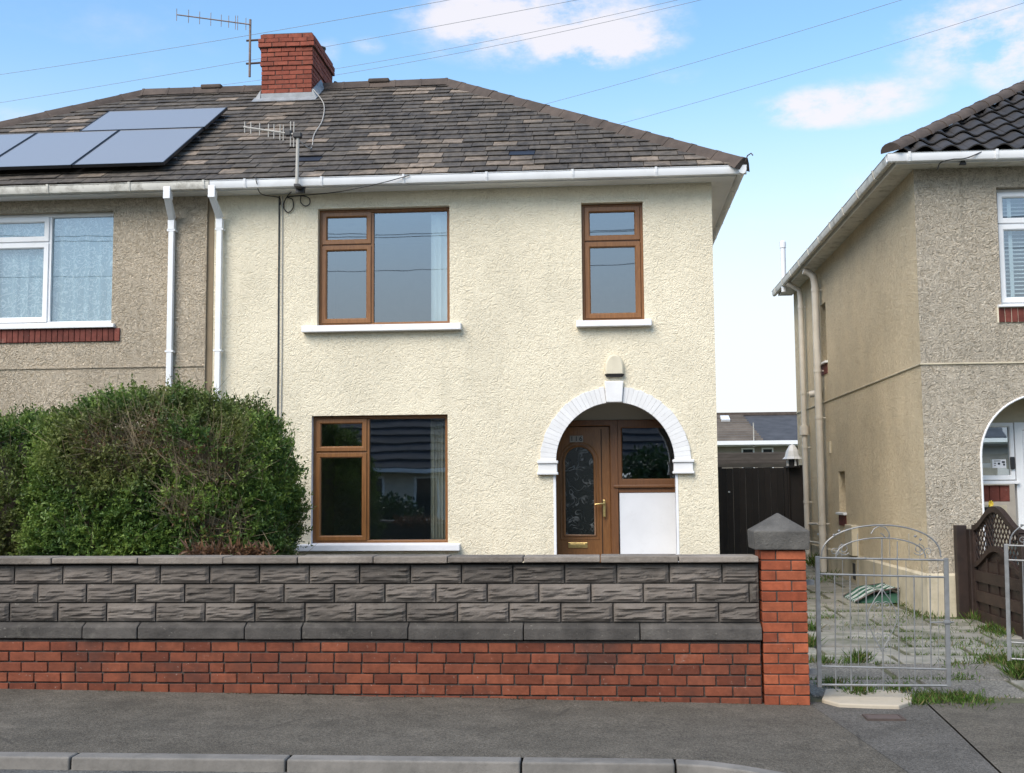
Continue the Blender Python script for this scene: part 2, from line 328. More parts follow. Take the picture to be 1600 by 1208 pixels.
def brick_mesh(w, d, h, mat, bev=.004):
    key = (round(w, 3), round(d, 3), round(h, 3), mat, random.randrange(3))
    if key in BR: return BR[key]
    bm = bmesh.new(); bmesh.ops.create_cube(bm, size=1)
    for v in bm.verts: v.co = Vector((v.co.x*w, v.co.y*d, v.co.z*h))
    bmesh.ops.bevel(bm, geom=bm.edges[:], offset=bev, segments=1, affect='EDGES')
    for v in bm.verts: v.co += Vector((random.uniform(-1, 1), random.uniform(-1, 1), random.uniform(-1, 1)))*.0013
    me = bpy.data.meshes.new('brick'); bm.to_mesh(me); bm.free(); me.materials.append(MATS[mat]); BR[key] = me; return me
def jit(a): return random.uniform(-a, a)
def laybrick(parent, c, w, d, h, mat, rotz=0, name='brick', j=1):
    return put(name, brick_mesh(w, d, h, mat), parent, Vector(c)+Vector((jit(.0012), jit(.003), jit(.0008)))*j, (jit(.004), jit(.006), rotz+jit(.006)))
def ring(mb, fn, o, i, d0, d1, cham=.012):  # mitred rectangular frame: o, i = (u0,u1,z0,z1); front face at depth d0
    def rc(r, d): return [fn(r[0], d, r[2]), fn(r[1], d, r[2]), fn(r[1], d, r[3]), fn(r[0], d, r[3])]
    ic = (i[0]-cham, i[1]+cham, i[2]-cham, i[3]+cham)
    loops = [rc(o, d1), rc(o, d0), rc(ic, d0), rc(i, d0+cham), rc(i, d1)]
    n = len(mb.v)
    for l in loops: mb.v += [Vector(q) for q in l]
    for a in range(len(loops)):
        b = (a+1) % len(loops)
        for q in range(4): mb.f.append((n+a*4+q, n+a*4+(q+1) % 4, n+b*4+(q+1) % 4, n+b*4+q))
    return mb
def wall_sheet(mb, fn, u0, u1, z0, z1, holes, arches=(), reveal=.11):
    us = sorted({u0, u1, *[h[0] for h in holes], *[h[1] for h in holes], *[a['x0'] for a in arches], *[a['x1'] for a in arches]})
    zs = sorted({z0, z1, *[h[2] for h in holes], *[h[3] for h in holes], *[a['top'] for a in arches]})
    for a, b in zip(us, us[1:]):
        for c, d in zip(zs, zs[1:]):
            mu, mz = (a+b)/2, (c+d)/2
            if any(h[0] < mu < h[1] and h[2] < mz < h[3] for h in holes) or any(q['x0'] < mu < q['x1'] and mz < q['top'] for q in arches): continue
            mb.poly([fn(a, 0, c), fn(b, 0, c), fn(b, 0, d), fn(a, 0, d)])
    for q in arches:
        cx, r, sp, t = q['cx'], q['r'], q['spring'], q['top']
        mb.poly([fn(q['x0'], 0, z0), fn(cx-r, 0, z0), fn(cx-r, 0, t), fn(q['x0'], 0, t)]); mb.poly([fn(cx+r, 0, z0), fn(q['x1'], 0, z0), fn(q['x1'], 0, t), fn(cx+r, 0, t)])
        N = 28; pts = [(cx-r*cos(pi*i/N), sp+r*sin(pi*i/N)) for i in range(N+1)]
        for (xa, za), (xb, zb) in zip(pts, pts[1:]): mb.poly([fn(xa, 0, za), fn(xb, 0, zb), fn(xb, 0, t), fn(xa, 0, t)])
    return mb
def reveal(mb, fn, h, dep, skip=()):
    a, b, c, d = h
    for nm, e in (('l', [(a, c), (a, d)]), ('r', [(b, c), (b, d)]), ('b', [(a, c), (b, c)]), ('t', [(a, d), (b, d)])):
        if nm in skip: continue
        mb.poly([fn(e[0][0], 0, e[0][1]), fn(e[1][0], 0, e[1][1]), fn(e[1][0], dep, e[1][1]), fn(e[0][0], dep, e[0][1])])
    return mb
def window(parent, fn, h, cells, fmat, dep=.09, fw=.045, sw=.055, pane='glass', label=None):
    # h = opening; cells = (u0,u1,z0,z1,sash?) fractions
    a, b, c, d = h; W, H = b-a, d-c
    mb = MB(); ring(mb, fn, h, (a+fw, b-fw, c+fw, d-fw), dep, dep+.07)
    inner = (a+fw, b-fw, c+fw, d-fw); panes = []
    w = None; sash = []
    for (p, q, r, s, op) in cells:
        cu0, cu1, cz0, cz1 = a+p*W, a+q*W, c+r*H, c+s*H
        if 0 < p: mb.box(cu0-.02, cu0+.02, dep+.004, dep+.066, max(cz0, c+fw), min(cz1, d-fw), fn)
        if 0 < r: mb.box(max(cu0, a+fw)+.002, min(cu1, b-fw)-.002, dep+.006, dep+.064, cz0-.018, cz0+.018, fn)
        e = [cu0+(.02 if p > 0 else fw), cu1-(.02 if q < 1 else fw), cz0+(.018 if r > 0 else fw), cz1-(.018 if s < 1 else fw)]
        sash.append((e, op))
    w = mb.build('window', fmat, parent, .003)
    if label: w['label'] = label
    for e, op in sash:
        if op:
            g = .006; o = (e[0]-g, e[1]+g, e[2]-g, e[3]+g); i = (e[0]+sw, e[1]-sw, e[2]+sw, e[3]-sw)
            ring(MB(), fn, o, i, dep-.014, dep+.05, .014).build('sash', fmat, w, .002)
        else: i = (e[0]+.004, e[1]-.004, e[2]+.004, e[3]-.004)
        m = MB(); dd = dep+(.022 if op else .04); m.box(i[0]-.004, i[1]+.004, dd, dd+.02, i[2]-.004, i[3]+.004, fn); m.build('pane', pane, w)
    return w
def room(parent, fn, h, d0, depth, mat='room', ext=.5):
    a, b, c, d = h[0]-ext, h[1]+ext, h[2]-.75, h[3]+.2
    m = MB(); A = [(a, c), (b, c), (b, d), (a, d)]
    m.poly([fn(u, d0+depth, z) for u, z in A])
    for (u, z), (u2, z2) in zip(A, A[1:]+A[:1]): m.poly([fn(u, d0, z), fn(u2, d0, z2), fn(u2, d0+depth, z2), fn(u, d0+depth, z)])
    return m.build('room_lining', mat, parent)
def sill(parent, fn, u0, u1, z0, z1, proj, dep=.1, mat='white_paint'):
    m = MB(); m.hexa([fn(u0, -proj, z0), fn(u1, -proj, z0), fn(u1, dep, z0), fn(u0, dep, z0), fn(u0, -proj, z1-.018), fn(u1, -proj, z1-.018), fn(u1, dep, z1), fn(u0, dep, z1)])
    return m.build('sill', mat, parent, .006)
def slats_v(parent, fn, u0, u1, z0, z1, dep, n, mat, ang=.6):
    w = (u1-u0)/n
    for i in range(n):
        uc = u0+w*(i+.5); a = ang+jit(.15); hw = w*.62
        m = MB(); N = 3; pr = [(-hw+2*hw*q/N, .008*sin(pi*q/N)) for q in range(N+1)]
        for q in range(N):
            (x0, y0), (x1, y1) = pr[q], pr[q+1]; f0 = (uc+x0*cos(a), dep+x0*sin(a)+y0); f1 = (uc+x1*cos(a), dep+x1*sin(a)+y1)
            m.poly([fn(f0[0], f0[1], z0), fn(f1[0], f1[1], z0), fn(f1[0], f1[1], z1), fn(f0[0], f0[1], z1)])
        m.build('blind_slat', mat, parent, smooth=True)
def text_mesh(parent, body, size, loc, mat, depth=.002, face='-Y'):
    cu = bpy.data.curves.new('txt', 'FONT'); cu.body = body; cu.size = size; cu.extrude = depth; cu.align_x = 'CENTER'; cu.align_y = 'CENTER'; cu.offset = .0015
    t = bpy.data.objects.new('txt', cu); col.objects.link(t); bpy.context.view_layer.update()
    me = bpy.data.meshes.new_from_object(t.evaluated_get(bpy.context.evaluated_depsgraph_get())); bpy.data.objects.remove(t)
    me.materials.clear(); me.materials.append(MATS[mat])
    return put('numeral', me, parent, loc, (pi/2, 0, 0))
# ================================================================== SETTING
YW, YF = 8.9, 14.4                      # garden wall front, house fronts
m = MB(); m.poly([(-900, -900, -.3), (900, -900, -.3), (900, 900, -.3), (-900, 900, -.3)]); struct(m.build('ground', 'ground'))
m = MB(); m.poly([(-60, -2.0, -.075), (60, -2.0, -.075), (60, 7.02, -.075), (-60, 7.02, -.075)]); struct(m.build('road', 'road_tarmac'))
m = MB(); m.box(-60, 60, -4.2, -2.0, -.3, .03); struct(m.build('far_pavement', 'pavement_tarmac'))
# kerbstones with a dropped run towards the drive
def ktop(x): t = min(1, max(0, (x-.42)/1.0)); return -.048*(t*t*(3-2*t))
def kin(x): t = max(0, (x-.40)/.8); return 7.135-(.30*t**1.6 if t < 1 else .30+.60*(t-1))
kroot = thing('kerb', 'long grey concrete kerb stepping down to the road, lowered towards the drive', 'kerb', (0, 7.0, -.1))
kx = [-6.9, -5.1] + [PZ(px, 1178, 0).x for px in (120, 457, 818, 1052)] + [1.33, 2.25, 3.15, 4.05, 4.95]
for a, b in zip(kx, kx[1:]):
    m = MB(); n = 5; g = .006
    for i in range(n):
        x0 = a+g+(b-a-2*g)*i/n; x1 = a+g+(b-a-2*g)*(i+1)/n
        for q, (xa, xb) in enumerate([(x0, x1)]):
            y0a, y0b = kin(xa)-.128, kin(xb)-.128
            m.hexa([(xa, y0a-.012, -.25), (xb, y0b-.012, -.25), (xb, kin(xb), -.25), (xa, kin(xa), -.25), (xa, y0a, ktop(xa)), (xb, y0b, ktop(xb)), (xb, kin(xb), ktop(xb)+.002), (xa, kin(xa), ktop(xa)+.002)])
    bmv = m; o = m.build('kerbstone', 'concrete_kerb', kroot)
    bm = bmesh.new(); bm.from_mesh(o.data); bmesh.ops.remove_doubles(bm, verts=bm.verts, dist=.0005)
    bmesh.ops.delete(bm, geom=[f for f in bm.faces if abs(f.normal.x) > .95 and min(abs(f.calc_center_median().x-(a+g)), abs(f.calc_center_median().x-(b-g))) > .02], context='FACES_ONLY')
    bmesh.ops.recalc_face_normals(bm, faces=bm.faces); bm.to_mesh(o.data); bm.free()
    q = o.modifiers.new('bevel', 'BEVEL'); q.width = .012; q.segments = 3; q.limit_method = 'ANGLE'; q.angle_limit = radians(50)
# pavement: rises a little to the wall and to the left
def pz(x, y):
    t = max(0, min(1, (y-kin(x))/(YW-kin(x)))); e = ktop(x)-.004; w = .004+max(0, min(.1, (1.3-x)*.0135)) if x < 1.6 else .004
    return e+(w-e)*t+.004*mnoise.noise(Vector((x*1.1, y*1.3, 3)))*t
def grid_sheet(name, xs, yfun0, yfun1, ny, mat, zf, parent=None):
    m = MB(); n0 = 0
    for x in xs:
        for j in range(ny+1):
            y = yfun0(x)+(yfun1(x)-yfun0(x))*j/ny; m.v.append(Vector((x, y, zf(x, y))))
    for i in range(len(xs)-1):
        for j in range(ny): a = i*(ny+1)+j; m.f.append((a, a+ny+1, a+ny+2, a+1))
    return m.build(name, mat, parent, smooth=True)
seam = [PZ(1455, 1106, .004), PZ(1545, 1208, -.04)]
sl_ = (seam[1].x-seam[0].x)/(seam[1].y-seam[0].y)
def seamx(y): return seam[0].x+sl_*(y-seam[0].y)
def sheared(name, x0f, x1f, nx, mat, y1=9.02, ny=14):
    m = MB()
    for j in range(ny+1):
        y = 7.08+(y1-7.08)*j/ny
        for i in range(nx+1):
            x = x0f(y)+(x1f(y)-x0f(y))*i/nx; yy = kin(x)+.003+(y1-kin(x)-.003)*j/ny; m.v.append(Vector((x, yy, pz(x, yy))))
    for j in range(ny):
        for i in range(nx): a = j*(nx+1)+i; m.f.append((a, a+1, a+nx+2, a+nx+1))
    return struct(m.build(name, mat, smooth=True))
patchx = lambda y: seamx(y)-.62-.25*(y-8)
sheared('pavement', lambda y: -8, lambda y: patchx(y)-.0, 90, 'pavement_tarmac')
sheared('pavement', lambda y: patchx(y)+.003, lambda y: seamx(y)-.007, 14, 'patch_tarmac')
sheared('pavement', lambda y: seamx(y)+.007, lambda y: 8., 40, 'pavement_tarmac')
m = MB(); m.poly([(-8, 7.0, -.09), (.3, 7.0, -.09), (4.5, 3.0, -.09), (8, 3.0, -.09), (8, 9.1, -.06), (-8, 9.1, -.06)]); struct(m.build('pavement_base', 'soil'))
# front garden soil, side ground
m = MB(); m.poly([(-14, 9.1, .16), (1.2, 9.1, .16), (1.2, 14.6, .2), (-14, 14.6, .2)]); struct(m.build('front_garden', 'soil'))
def dz(y): return .012+max(0, (y-9.0))*.0145
simple('mossy_bed', (.085, .085, .045), .95, .35, 8, bump=.8, bs=40)
m = MB()
ys = [8.97, 12, 16, 20, 24, 30]
for a, b in zip(ys, ys[1:]): m.poly([(1.15, a, dz(a)-.014), (9, a, dz(a)-.014), (9, b, dz(b)-.014), (1.15, b, dz(b)-.014)])
drive = struct(m.build('driveway', 'mossy_bed'))
# paving slabs of the drive, laid in uneven rows
rows = [9.2, 9.95, 10.75, 11.25, 11.75, 12.3, 12.8, 13.35, 13.95, 14.6, 15.3, 16.0, 16.8, 17.6, 18.6, 19.6, 20.6, 21.6, 22.5]
for r, (a, b) in enumerate(zip(rows, rows[1:])):
    x = 1.52 if a < 14.3 else 1.42; xmax = 4.28 if a < 13.9 else 3.73; first = True
    while x < xmax-.15:
        w = random.choice([.6, .75, .9]) if a > 10.7 else random.choice([1.25, 1.0, .7])
        if first: w *= random.uniform(.6, 1); first = False
        x1 = min(x+w, xmax)
        g = .028; zz = [dz(a)+jit(.007), dz(a)+jit(.007), dz(b)+jit(.007), dz(b)+jit(.007)]
        mt = 'aggregate' if (a < 10.7 and x < 3.0) else 'slab'
        m = MB(); jx = [jit(.012) for _ in range(4)]; jy = [jit(.014) for _ in range(4)]
        cs = [(x+g+jx[0], a+g+jy[0]), (x1-g+jx[1], a+g+jy[1]), (x1-g+jx[2], b-g+jy[2]), (x+g+jx[3], b-g+jy[3])]
        m.hexa([(p, q, z-.06) for (p, q), z in zip(cs, zz)]+[(p, q, z) for (p, q), z in zip(cs, zz)])
        m.build('paving_slab', mt, drive, .008); x = x1
m = MB(); a = PZ(1283, 1090, .02); b = PZ(1425, 1105, .01)
prof = [(PZ(x, y, .02).x, PZ(x, y, .02).y) for x, y in ((1284, 1094), (1310, 1101), (1360, 1103), (1405, 1104), (1424, 1098), (1427, 1088), (1400, 1080), (1290, 1078))]
n = len(prof); m.v += [Vector((x, y, -.04)) for x, y in prof]+[Vector((x, y, .03)) for x, y in prof]
m.f += [tuple(range(n, 2*n)), tuple(range(n))[::-1]]+[(i, (i+1) % n, n+(i+1) % n, n+i) for i in range(n)]
tag(m.build('threshold_stone', 'threshold', None, .01), 'worn buff stone threshold under the closed iron gate', 'stone')
# small service cover in the pavement
c = PZ(1381, 1121, .0); cz = pz(c.x, c.y)
t = thing('service_cover', 'small square reddish brown service cover set in the pavement', 'service cover', (c.x, c.y, cz))
ring(MB(), lambda u, d, z: Vector((c.x+u, c.y+z, cz+.012-d)), (-.13, .13, -.09, .09), (-.112, .112, -.073, .073), 0, .03, .002).build('frame', 'rusty_iron', t)
m = MB(); m.box(c.x-.11, c.x+.11, c.y-.071, c.y+.071, cz-.02, cz+.009); m.build('lid', 'brick_patch_lid', t)
# ================================================================== GARDEN WALL
XP = 1.125                              # wall meets the pier
wall = thing('garden_wall', 'low front wall of red brick, charcoal split blocks and pale coping', 'garden wall', (-2.5, YW+.1, 0))
m = MB(); m.box(-6.5, XP, YW+.016, YW+.2, -.1, .455); m.build('mortar_bed', 'mortar', wall)
m = MB(); m.box(-6.5, XP, YW+.05, YW+.19, .455, 1.03); m.build('block_backing', 'plinth_stone', wall)
ch = .0785; L = .2135
for r in range(6):
    zc = .45-ch*(r+.5)-.004; x = -5.6-(L/2 if r % 2 else 0)+jit(.02)
    while x < XP-.03:
        w = L*random.choice([1, 1, 1, 1, 1, .98, 1.03, 1.0]) if random.random() > .05 else L*.55
        x1 = min(x+w, XP)
        if x1-x > .05: laybrick(wall, ((x+x1)/2, YW+.05, zc), x1-x-.011, .1, ch-.012, 'wall_brick')
        x = x1
# chamfered plinth course
px_ = [-6.5, -5.3]+[PY(x, 985, YW).x for x in (-40, 130, 216, 383, 472, 638, 818, 1000)]+[XP+.012]
for a, b in zip(px_, px_[1:]):
    m = MB(); z0, z1, z2 = .468+jit(.003), .556, .592; y0 = YW-.022+jit(.004)
    m.sweep([(y0, z0), (y0, z1), (YW+.055, z2), (YW+.19, z2), (YW+.19, z0)], (a+.004, 0, 0), (b-.004, 0, 0), Vector((0, 1, 0)), Vector((0, 0, 1)))
    m.build('plinth_stone', 'plinth_stone', wall, .007)
# split-face blocks
def block_mesh(w, h, seed):
    nx, nz_ = max(6, int(w/.025)), 11; m = MB(); 
    for j in range(nz_+1):
        for i in range(nx+1):
            u, v = i/nx, j/nz_; e = min(u*w, (1-u)*w, v*h, (1-v)*h); x = (u-.5)*w; z = (v-.5)*h
            t = min(1, max(0, (e-.004)/.018))
            wob = .018*mnoise.noise(Vector((x*7, seed*9.1, 2)))
            rg = mnoise.noise(Vector((x*6, (z+wob)*44, seed*3.7)))*.7+mnoise.noise(Vector((x*11, (z+wob)*80, seed*5.1)))*.4
            dd = -.006-t*(.016+.026*rg)
            m.v.append(Vector((x, dd, z)))
    k = nx+1
    for j in range(nz_):
        for i in range(nx): a = j*k+i; m.f.append((a, a+1, a+k+1, a+k))
    b = len(m.v); m.v += [Vector(q) for q in ((-w/2, .05, -h/2), (w/2, .05, -h/2), (w/2, .05, h/2), (-w/2, .05, h/2))]
    m.f.append(tuple([b, b+1]+list(range(nx, -1, -1)))); m.f.append(tuple([b+3, b+2]+[nz_*k+i for i in range(nx, -1, -1)][0:0]+[nz_*k+nx-i for i in range(nx+1)]))
    m.f.append(tuple([b]+[j*k for j in range(nz_+1)]+[b+3])); m.f.append(tuple([b+1]+[j*k+nx for j in range(nz_+1)]+[b+2]))
    me = m.mesh('stone_block', 'split_stone')
    return me
BW, BH = .392, .1445
variants = [block_mesh(BW-.012, BH-.010, s) for s in range(26)]
for r in range(3):
    zc = 1.027-BH*(r+.5); x = -6.2-(BW*.5 if r == 1 else (BW*.08 if r == 2 else 0))
    while x < XP-.03:
        x1 = x+BW
        if x1 > XP:
            if XP-x > .07: put('stone_block', block_mesh(XP-x-.01, BH-.010, 40+r), wall, ((x+XP)/2, YW+.04, zc))
            break
        put('stone_block', random.choice(variants), wall, ((x+x1)/2, YW+.04+jit(.004), zc), (0, random.choice([0, 0, pi])+jit(.004), jit(.008))); x = x1
# coping stones
cx_ = [-6.5, -5.4]+[PY(x, 872, YW).x for x in (-60, 83, 217, 350, 466, 584, 700, 818, 938, 1060)]+[XP-.004]
for a, b in zip(cx_, cx_[1:]):
    m = MB(); m.box(a+.003, b-.003, YW-.03+jit(.006), YW+.25, 1.04+jit(.003), 1.088+jit(.004)); m.build('coping_stone', 'coping', wall, .008)
# gate pier
pier = thing('gate_pier', 'square red brick gate pier with a grey pyramid cap', 'gate pier', (1.31, YW+.17, 0))
PX0, PX1, PY0, PY1 = 1.137, 1.472, YW-.012, YW+.33
m = MB(); m.box(PX0+.01, PX1-.01, PY0+.01, PY1-.01, -.1, 1.135); m.build('mortar_core', 'mortar', pier)
pc = .0755
for r in range(15):
    zc = 1.128-pc*(r+.5); A = .112; Bq = .223; h = pc-.009
    fw_ = [(PX0, PX0+A), (PX0+A, PX1)] if r % 2 == 0 else [(PX0, PX0+Bq), (PX0+Bq, PX1)]
    for a, b in fw_: laybrick(pier, ((a+b)/2, PY0+.052, zc), b-a-.008, .104, h, 'pier_brick', j=.6)
    y0 = PY0+.106
    for X in (PX0+.052, PX1-.052):
        for a, b in ([(y0, y0+.118), (y0+.118, PY1)] if r % 2 == 0 else [(y0, PY1)]):
            laybrick(pier, (X, (a+b)/2, zc), b-a-.008, .104, h, 'pier_brick', pi/2, j=.6)
m = MB(); cxx, cyy = (PX0+PX1)/2-.012, (PY0+PY1)/2; hw = .205
m.hexa([(cxx-hw+.006, cyy-hw+.006, 1.131), (cxx+hw-.006, cyy-hw+.006, 1.131), (cxx+hw-.006, cyy+hw-.006, 1.131), (cxx-hw+.006, cyy+hw-.006, 1.131), (cxx-hw, cyy-hw, 1.268), (cxx+hw, cyy-hw, 1.268), (cxx+hw, cyy+hw, 1.268), (cxx-hw, cyy+hw, 1.268)])
m.f.pop(1)
n = len(m.v); m.v.append(Vector((cxx, cyy, 1.402))); m.f += [(4, 5, n), (5, 6, n), (6, 7, n), (7, 4, n)]
m.build('cap', 'cap_stone', pier, .007)
# ================================================================== HOUSES
FR = lambda u, d, z: Vector((u, YF+d, z))
XR, XPT = 1.357, -4.945                 # right corner, party line
EZ, EY, EX = 5.47, 14.03, 1.70          # eaves line
RUN, RZ = 4.13, 8.07
SL = (RZ-EZ)/RUN; TH = math.atan(SL); NRM = Vector((0, -sin(TH), cos(TH)))
def roofp(x, h, n=0): return Vector((x, EY+h, EZ+SL*h))+NRM*n
house = thing('house', 'cream rendered semi-detached house with brown windows and white arched porch', 'house', (-1.8, YF, 0), 'semi-detached houses on the street')
tanh = thing('house', 'tan pebbledash half of the pair with white windows, behind the hedge', 'house', (-8.2, YF, 0), 'semi-detached houses on the street')
# --- openings
W1 = (PY(497, 0, YF).x-.0, 0, 0, 0)
UW = (-3.60, -1.915, 3.665, 5.165); LW = (-3.66, -1.945, .935, 2.528); SW = (-.258, .506, 3.665, 5.150)
ACX, AR, ASP = .117, .728, 1.925
ARCH = dict(cx=ACX, r=AR, spring=ASP, x0=-.95, x1=1.2, top=2.90)
m = wall_sheet(MB(), FR, XPT, XR, 0, 5.42, [UW, LW, SW], [ARCH])
reveal(m, FR, UW, .12); reveal(m, FR, SW, .12); reveal(m, FR, LW, .12, ('l', 'b'))
m.poly([(XR, YF, 0), (XR, YF+7.6, 0), (XR, YF+7.6, 5.42), (XR, YF, 5.42)]); m.poly([(XR, YF+7.6, 0), (XPT, YF+7.6, 0), (XPT, YF+7.6, 5.42), (XR, YF+7.6, 5.42)])
m.build('wall', 'cream_render', house)
m = MB(); a, b, c_, d_ = LW
m.poly([FR(a, 0, c_), FR(a, 0, d_), FR(a, .12, d_), FR(a, .12, c_)]); m.build('window_reveal', 'white_paint', house)
tri = lambda s, t: [(0, s, t, 1, 1), (0, s, 0, t, 1), (s, 1, 0, 1, 0)]
w = window(house, FR, UW, tri(.405, .695), 'brown_upvc'); slats_v(w, FR, -2.17, -1.98, 3.72, 5.10, .20, 3, 'blind', .2); sill(w, FR, -3.775, -1.765, 3.575, 3.672, .105)
room(house, FR, UW, .17, 3)
w = window(house, FR, LW, tri(.405, .715), 'brown_upvc'); slats_v(w, FR, -2.19, -2.0, .98, 2.48, .22, 5, 'warm_blind', .7); sill(w, FR, -3.83, -1.79, .852, .945, .105)
room(house, FR, LW, .17, 3.2)
w = window(house, FR, SW, [(0, 1, .68, 1, 1), (0, 1, 0, .68, 1)], 'brown_upvc', sw=.06); sill(w, FR, -.335, .588, 3.58, 3.672, .105)
m = MB(); m.box(-.21, -.165, YF+.2, YF+.215, 3.73, 5.07); m.build('blind_slat', 'blind', w)
room(house, FR, SW, .17, 2.5, ext=.2)
# --- porch
arch = MB()
def arcpts(r, n, a0=0, a1=pi): return [(ACX-r*cos(a0+(a1-a0)*i/n), ASP+r*sin(a0+(a1-a0)*i/n)) for i in range(n+1)]
pts = [(ACX-AR, 0)]+arcpts(AR, 32)+[(ACX+AR, 0)]
m = MB()
for (xa, za), (xb, zb) in zip(pts, pts[1:]): m.poly([(xa, YF, za), (xb, YF, zb), (xb, YF+.115, zb), (xa, YF+.115, za)])
m.build('arch_soffit', 'white_paint', house, smooth=True)
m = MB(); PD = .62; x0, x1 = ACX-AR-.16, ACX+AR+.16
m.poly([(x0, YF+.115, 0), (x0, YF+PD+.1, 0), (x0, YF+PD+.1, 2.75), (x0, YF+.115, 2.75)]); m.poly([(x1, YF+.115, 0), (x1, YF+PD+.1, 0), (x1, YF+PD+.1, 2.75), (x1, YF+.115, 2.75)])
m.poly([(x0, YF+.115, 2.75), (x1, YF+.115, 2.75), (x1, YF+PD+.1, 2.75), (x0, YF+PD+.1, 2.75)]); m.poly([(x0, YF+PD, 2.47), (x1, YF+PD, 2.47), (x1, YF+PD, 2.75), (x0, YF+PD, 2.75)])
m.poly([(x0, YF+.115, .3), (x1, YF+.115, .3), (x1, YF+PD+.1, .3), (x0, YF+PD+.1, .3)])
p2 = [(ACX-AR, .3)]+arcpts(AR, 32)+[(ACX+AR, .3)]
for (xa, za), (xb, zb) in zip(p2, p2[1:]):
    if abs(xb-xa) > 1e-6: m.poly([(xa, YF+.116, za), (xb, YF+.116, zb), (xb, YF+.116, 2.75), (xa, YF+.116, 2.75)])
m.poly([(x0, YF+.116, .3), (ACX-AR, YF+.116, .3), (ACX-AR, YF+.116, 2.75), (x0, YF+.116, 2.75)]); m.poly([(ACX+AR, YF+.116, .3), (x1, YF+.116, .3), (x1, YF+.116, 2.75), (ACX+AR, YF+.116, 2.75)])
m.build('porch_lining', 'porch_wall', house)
# arch ring of painted bricks on edge, keystone and imposts
surround = MB(); 
op = arcpts(AR+.17, 40); ip = arcpts(AR+.004, 40)
for i in range(40):
    a, b, c1, d1 = ip[i], ip[i+1], op[i+1], op[i]; surround.hexa([(a[0], YF-.004, a[1]), (b[0], YF-.004, b[1]), (b[0], YF+.05, b[1]), (a[0], YF+.05, a[1]), (d1[0], YF-.004, d1[1]), (c1[0], YF-.004, c1[1]), (c1[0], YF+.05, c1[1]), (d1[0], YF+.05, d1[1])])
asr = surround.build('arch_surround', 'chalk_arch', house)
NV = 46
for i in range(NV):
    am = pi*(i+.5)/NV
    if abs(am-pi/2) < .105: continue
    a0 = pi*i/NV+.0007; a1 = pi*(i+1)/NV-.0007; r0, r1 = AR-.006, AR+.19+jit(.006); y0 = YF-.028+jit(.0025)
    q = [(ACX-r*cos(a), ASP+r*sin(a)) for r, a in ((r0, a0), (r0, a1), (r1, a1), (r1, a0))]
    m = MB(); m.hexa([(q[0][0], y0, q[0][1]), (q[1][0], y0, q[1][1]), (q[1][0], YF+.03, q[1][1]), (q[0][0], YF+.03, q[0][1]), (q[3][0], y0, q[3][1]), (q[2][0], y0, q[2][1]), (q[2][0], YF+.03, q[2][1]), (q[3][0], YF+.03, q[3][1])])
    m.build('brick', 'chalk_arch', asr, .0025)
m = MB(); m.hexa([(ACX-.096, YF-.07, 2.645), (ACX+.096, YF-.07, 2.645), (ACX+.096, YF+.04, 2.645), (ACX-.096, YF+.04, 2.645), (ACX-.116, YF-.07, 2.905), (ACX+.116, YF-.07, 2.905), (ACX+.116, YF+.04, 2.905), (ACX-.116, YF+.04, 2.905)])
m.build('keystone', 'chalk_arch', asr, .01)
for s in (-1, 1):
    xi, xo = ACX+s*(AR-.03), ACX+s*(AR+.225); a, b = min(xi, xo), max(xi, xo); m = MB()
    m.box(a+.012, b-.012, YF-.045, YF+.1, 1.80, 1.905); m.box(a, b, YF-.065, YF+.102, 1.768, 1.80); m.box(a, b, YF-.065, YF+.102, 1.905, 1.94); m.build('impost', 'chalk_arch', asr, .006)
    m = MB(); xw = ACX+s*AR; m.box(min(xw, xw+s*.03), max(xw, xw+s*.03), YF-.006, YF+.05, .2, 1.768); m.build('jamb_trim', 'white_paint', house)
# --- door screen inside the porch
YD = 15.0; DR = lambda u, d, z: Vector((u, YD+d, z))
DX0, DX1, DZ0, DZ1 = -.665, .155, .33, 2.465
door = ring(MB(), DR, (x0+.005, DX1, DZ0, DZ1), (DX0, DX1-.10, DZ0+.05, DZ1-.075), -.03, .06, .01).build('door', 'dark_upvc', house, .003)
LX0, LX1, LZ1 = DX0+.006, .052, DZ1-.085
gx, gr, gsp, gb = -.335, .197, 1.945, 1.005
m = wall_sheet(MB(), lambda u, d, z: DR(u, .0+d, z), LX0, LX1, DZ0+.06, LZ1, [(gx-gr, gx+gr, DZ0+.06, gb)], [])
m = MB(); A = dict(cx=gx, r=gr, spring=gsp, x0=LX0, x1=LX1, top=LZ1)
lf = lambda u, d, z: DR(u, .012+d, z)
wall_sheet(m, lf, LX0, LX1, gb, LZ1, [], [A]); m.poly([lf(LX0, 0, DZ0+.06), lf(LX1, 0, DZ0+.06), lf(LX1, 0, gb), lf(LX0, 0, gb)])
leaf = m.build('door_leaf', 'brown_upvc', door)
gp = [(gx-gr, gb)]+[(gx-gr*cos(pi*i/20), gsp+gr*sin(pi*i/20)) for i in range(21)]+[(gx+gr, gb), (gx-gr, gb)]
m = MB(); m.tube([lf(x, -.004, z) for x, z in gp], .017, 8); m.build('glass_bead', 'brown_upvc', door, smooth=True)
gp2 = [(gx-gr-.045, gb-.05)]+[(gx-(gr+.045)*cos(pi*i/20), gsp+(gr+.045)*sin(pi*i/20)) for i in range(21)]+[(gx+gr+.045, gb-.05), (gx-gr-.045, gb-.05)]
m = MB(); m.tube([lf(x, 0, z) for x, z in gp2], .009, 6); m.build('moulding', 'brown_upvc', door, smooth=True)
m = MB(); m.box(-.056, -.047, YD+.006, YD+.02, DZ0+.07, LZ1-.03); m.build('stile_shade_line', 'groove_shade', door)  # near-black strip paints the shade of a groove, none is cut
m = MB(); m.poly([lf(x, .006, z) for x, z in gp[:-1]]); m.build('door_pane', 'door_glass', door)
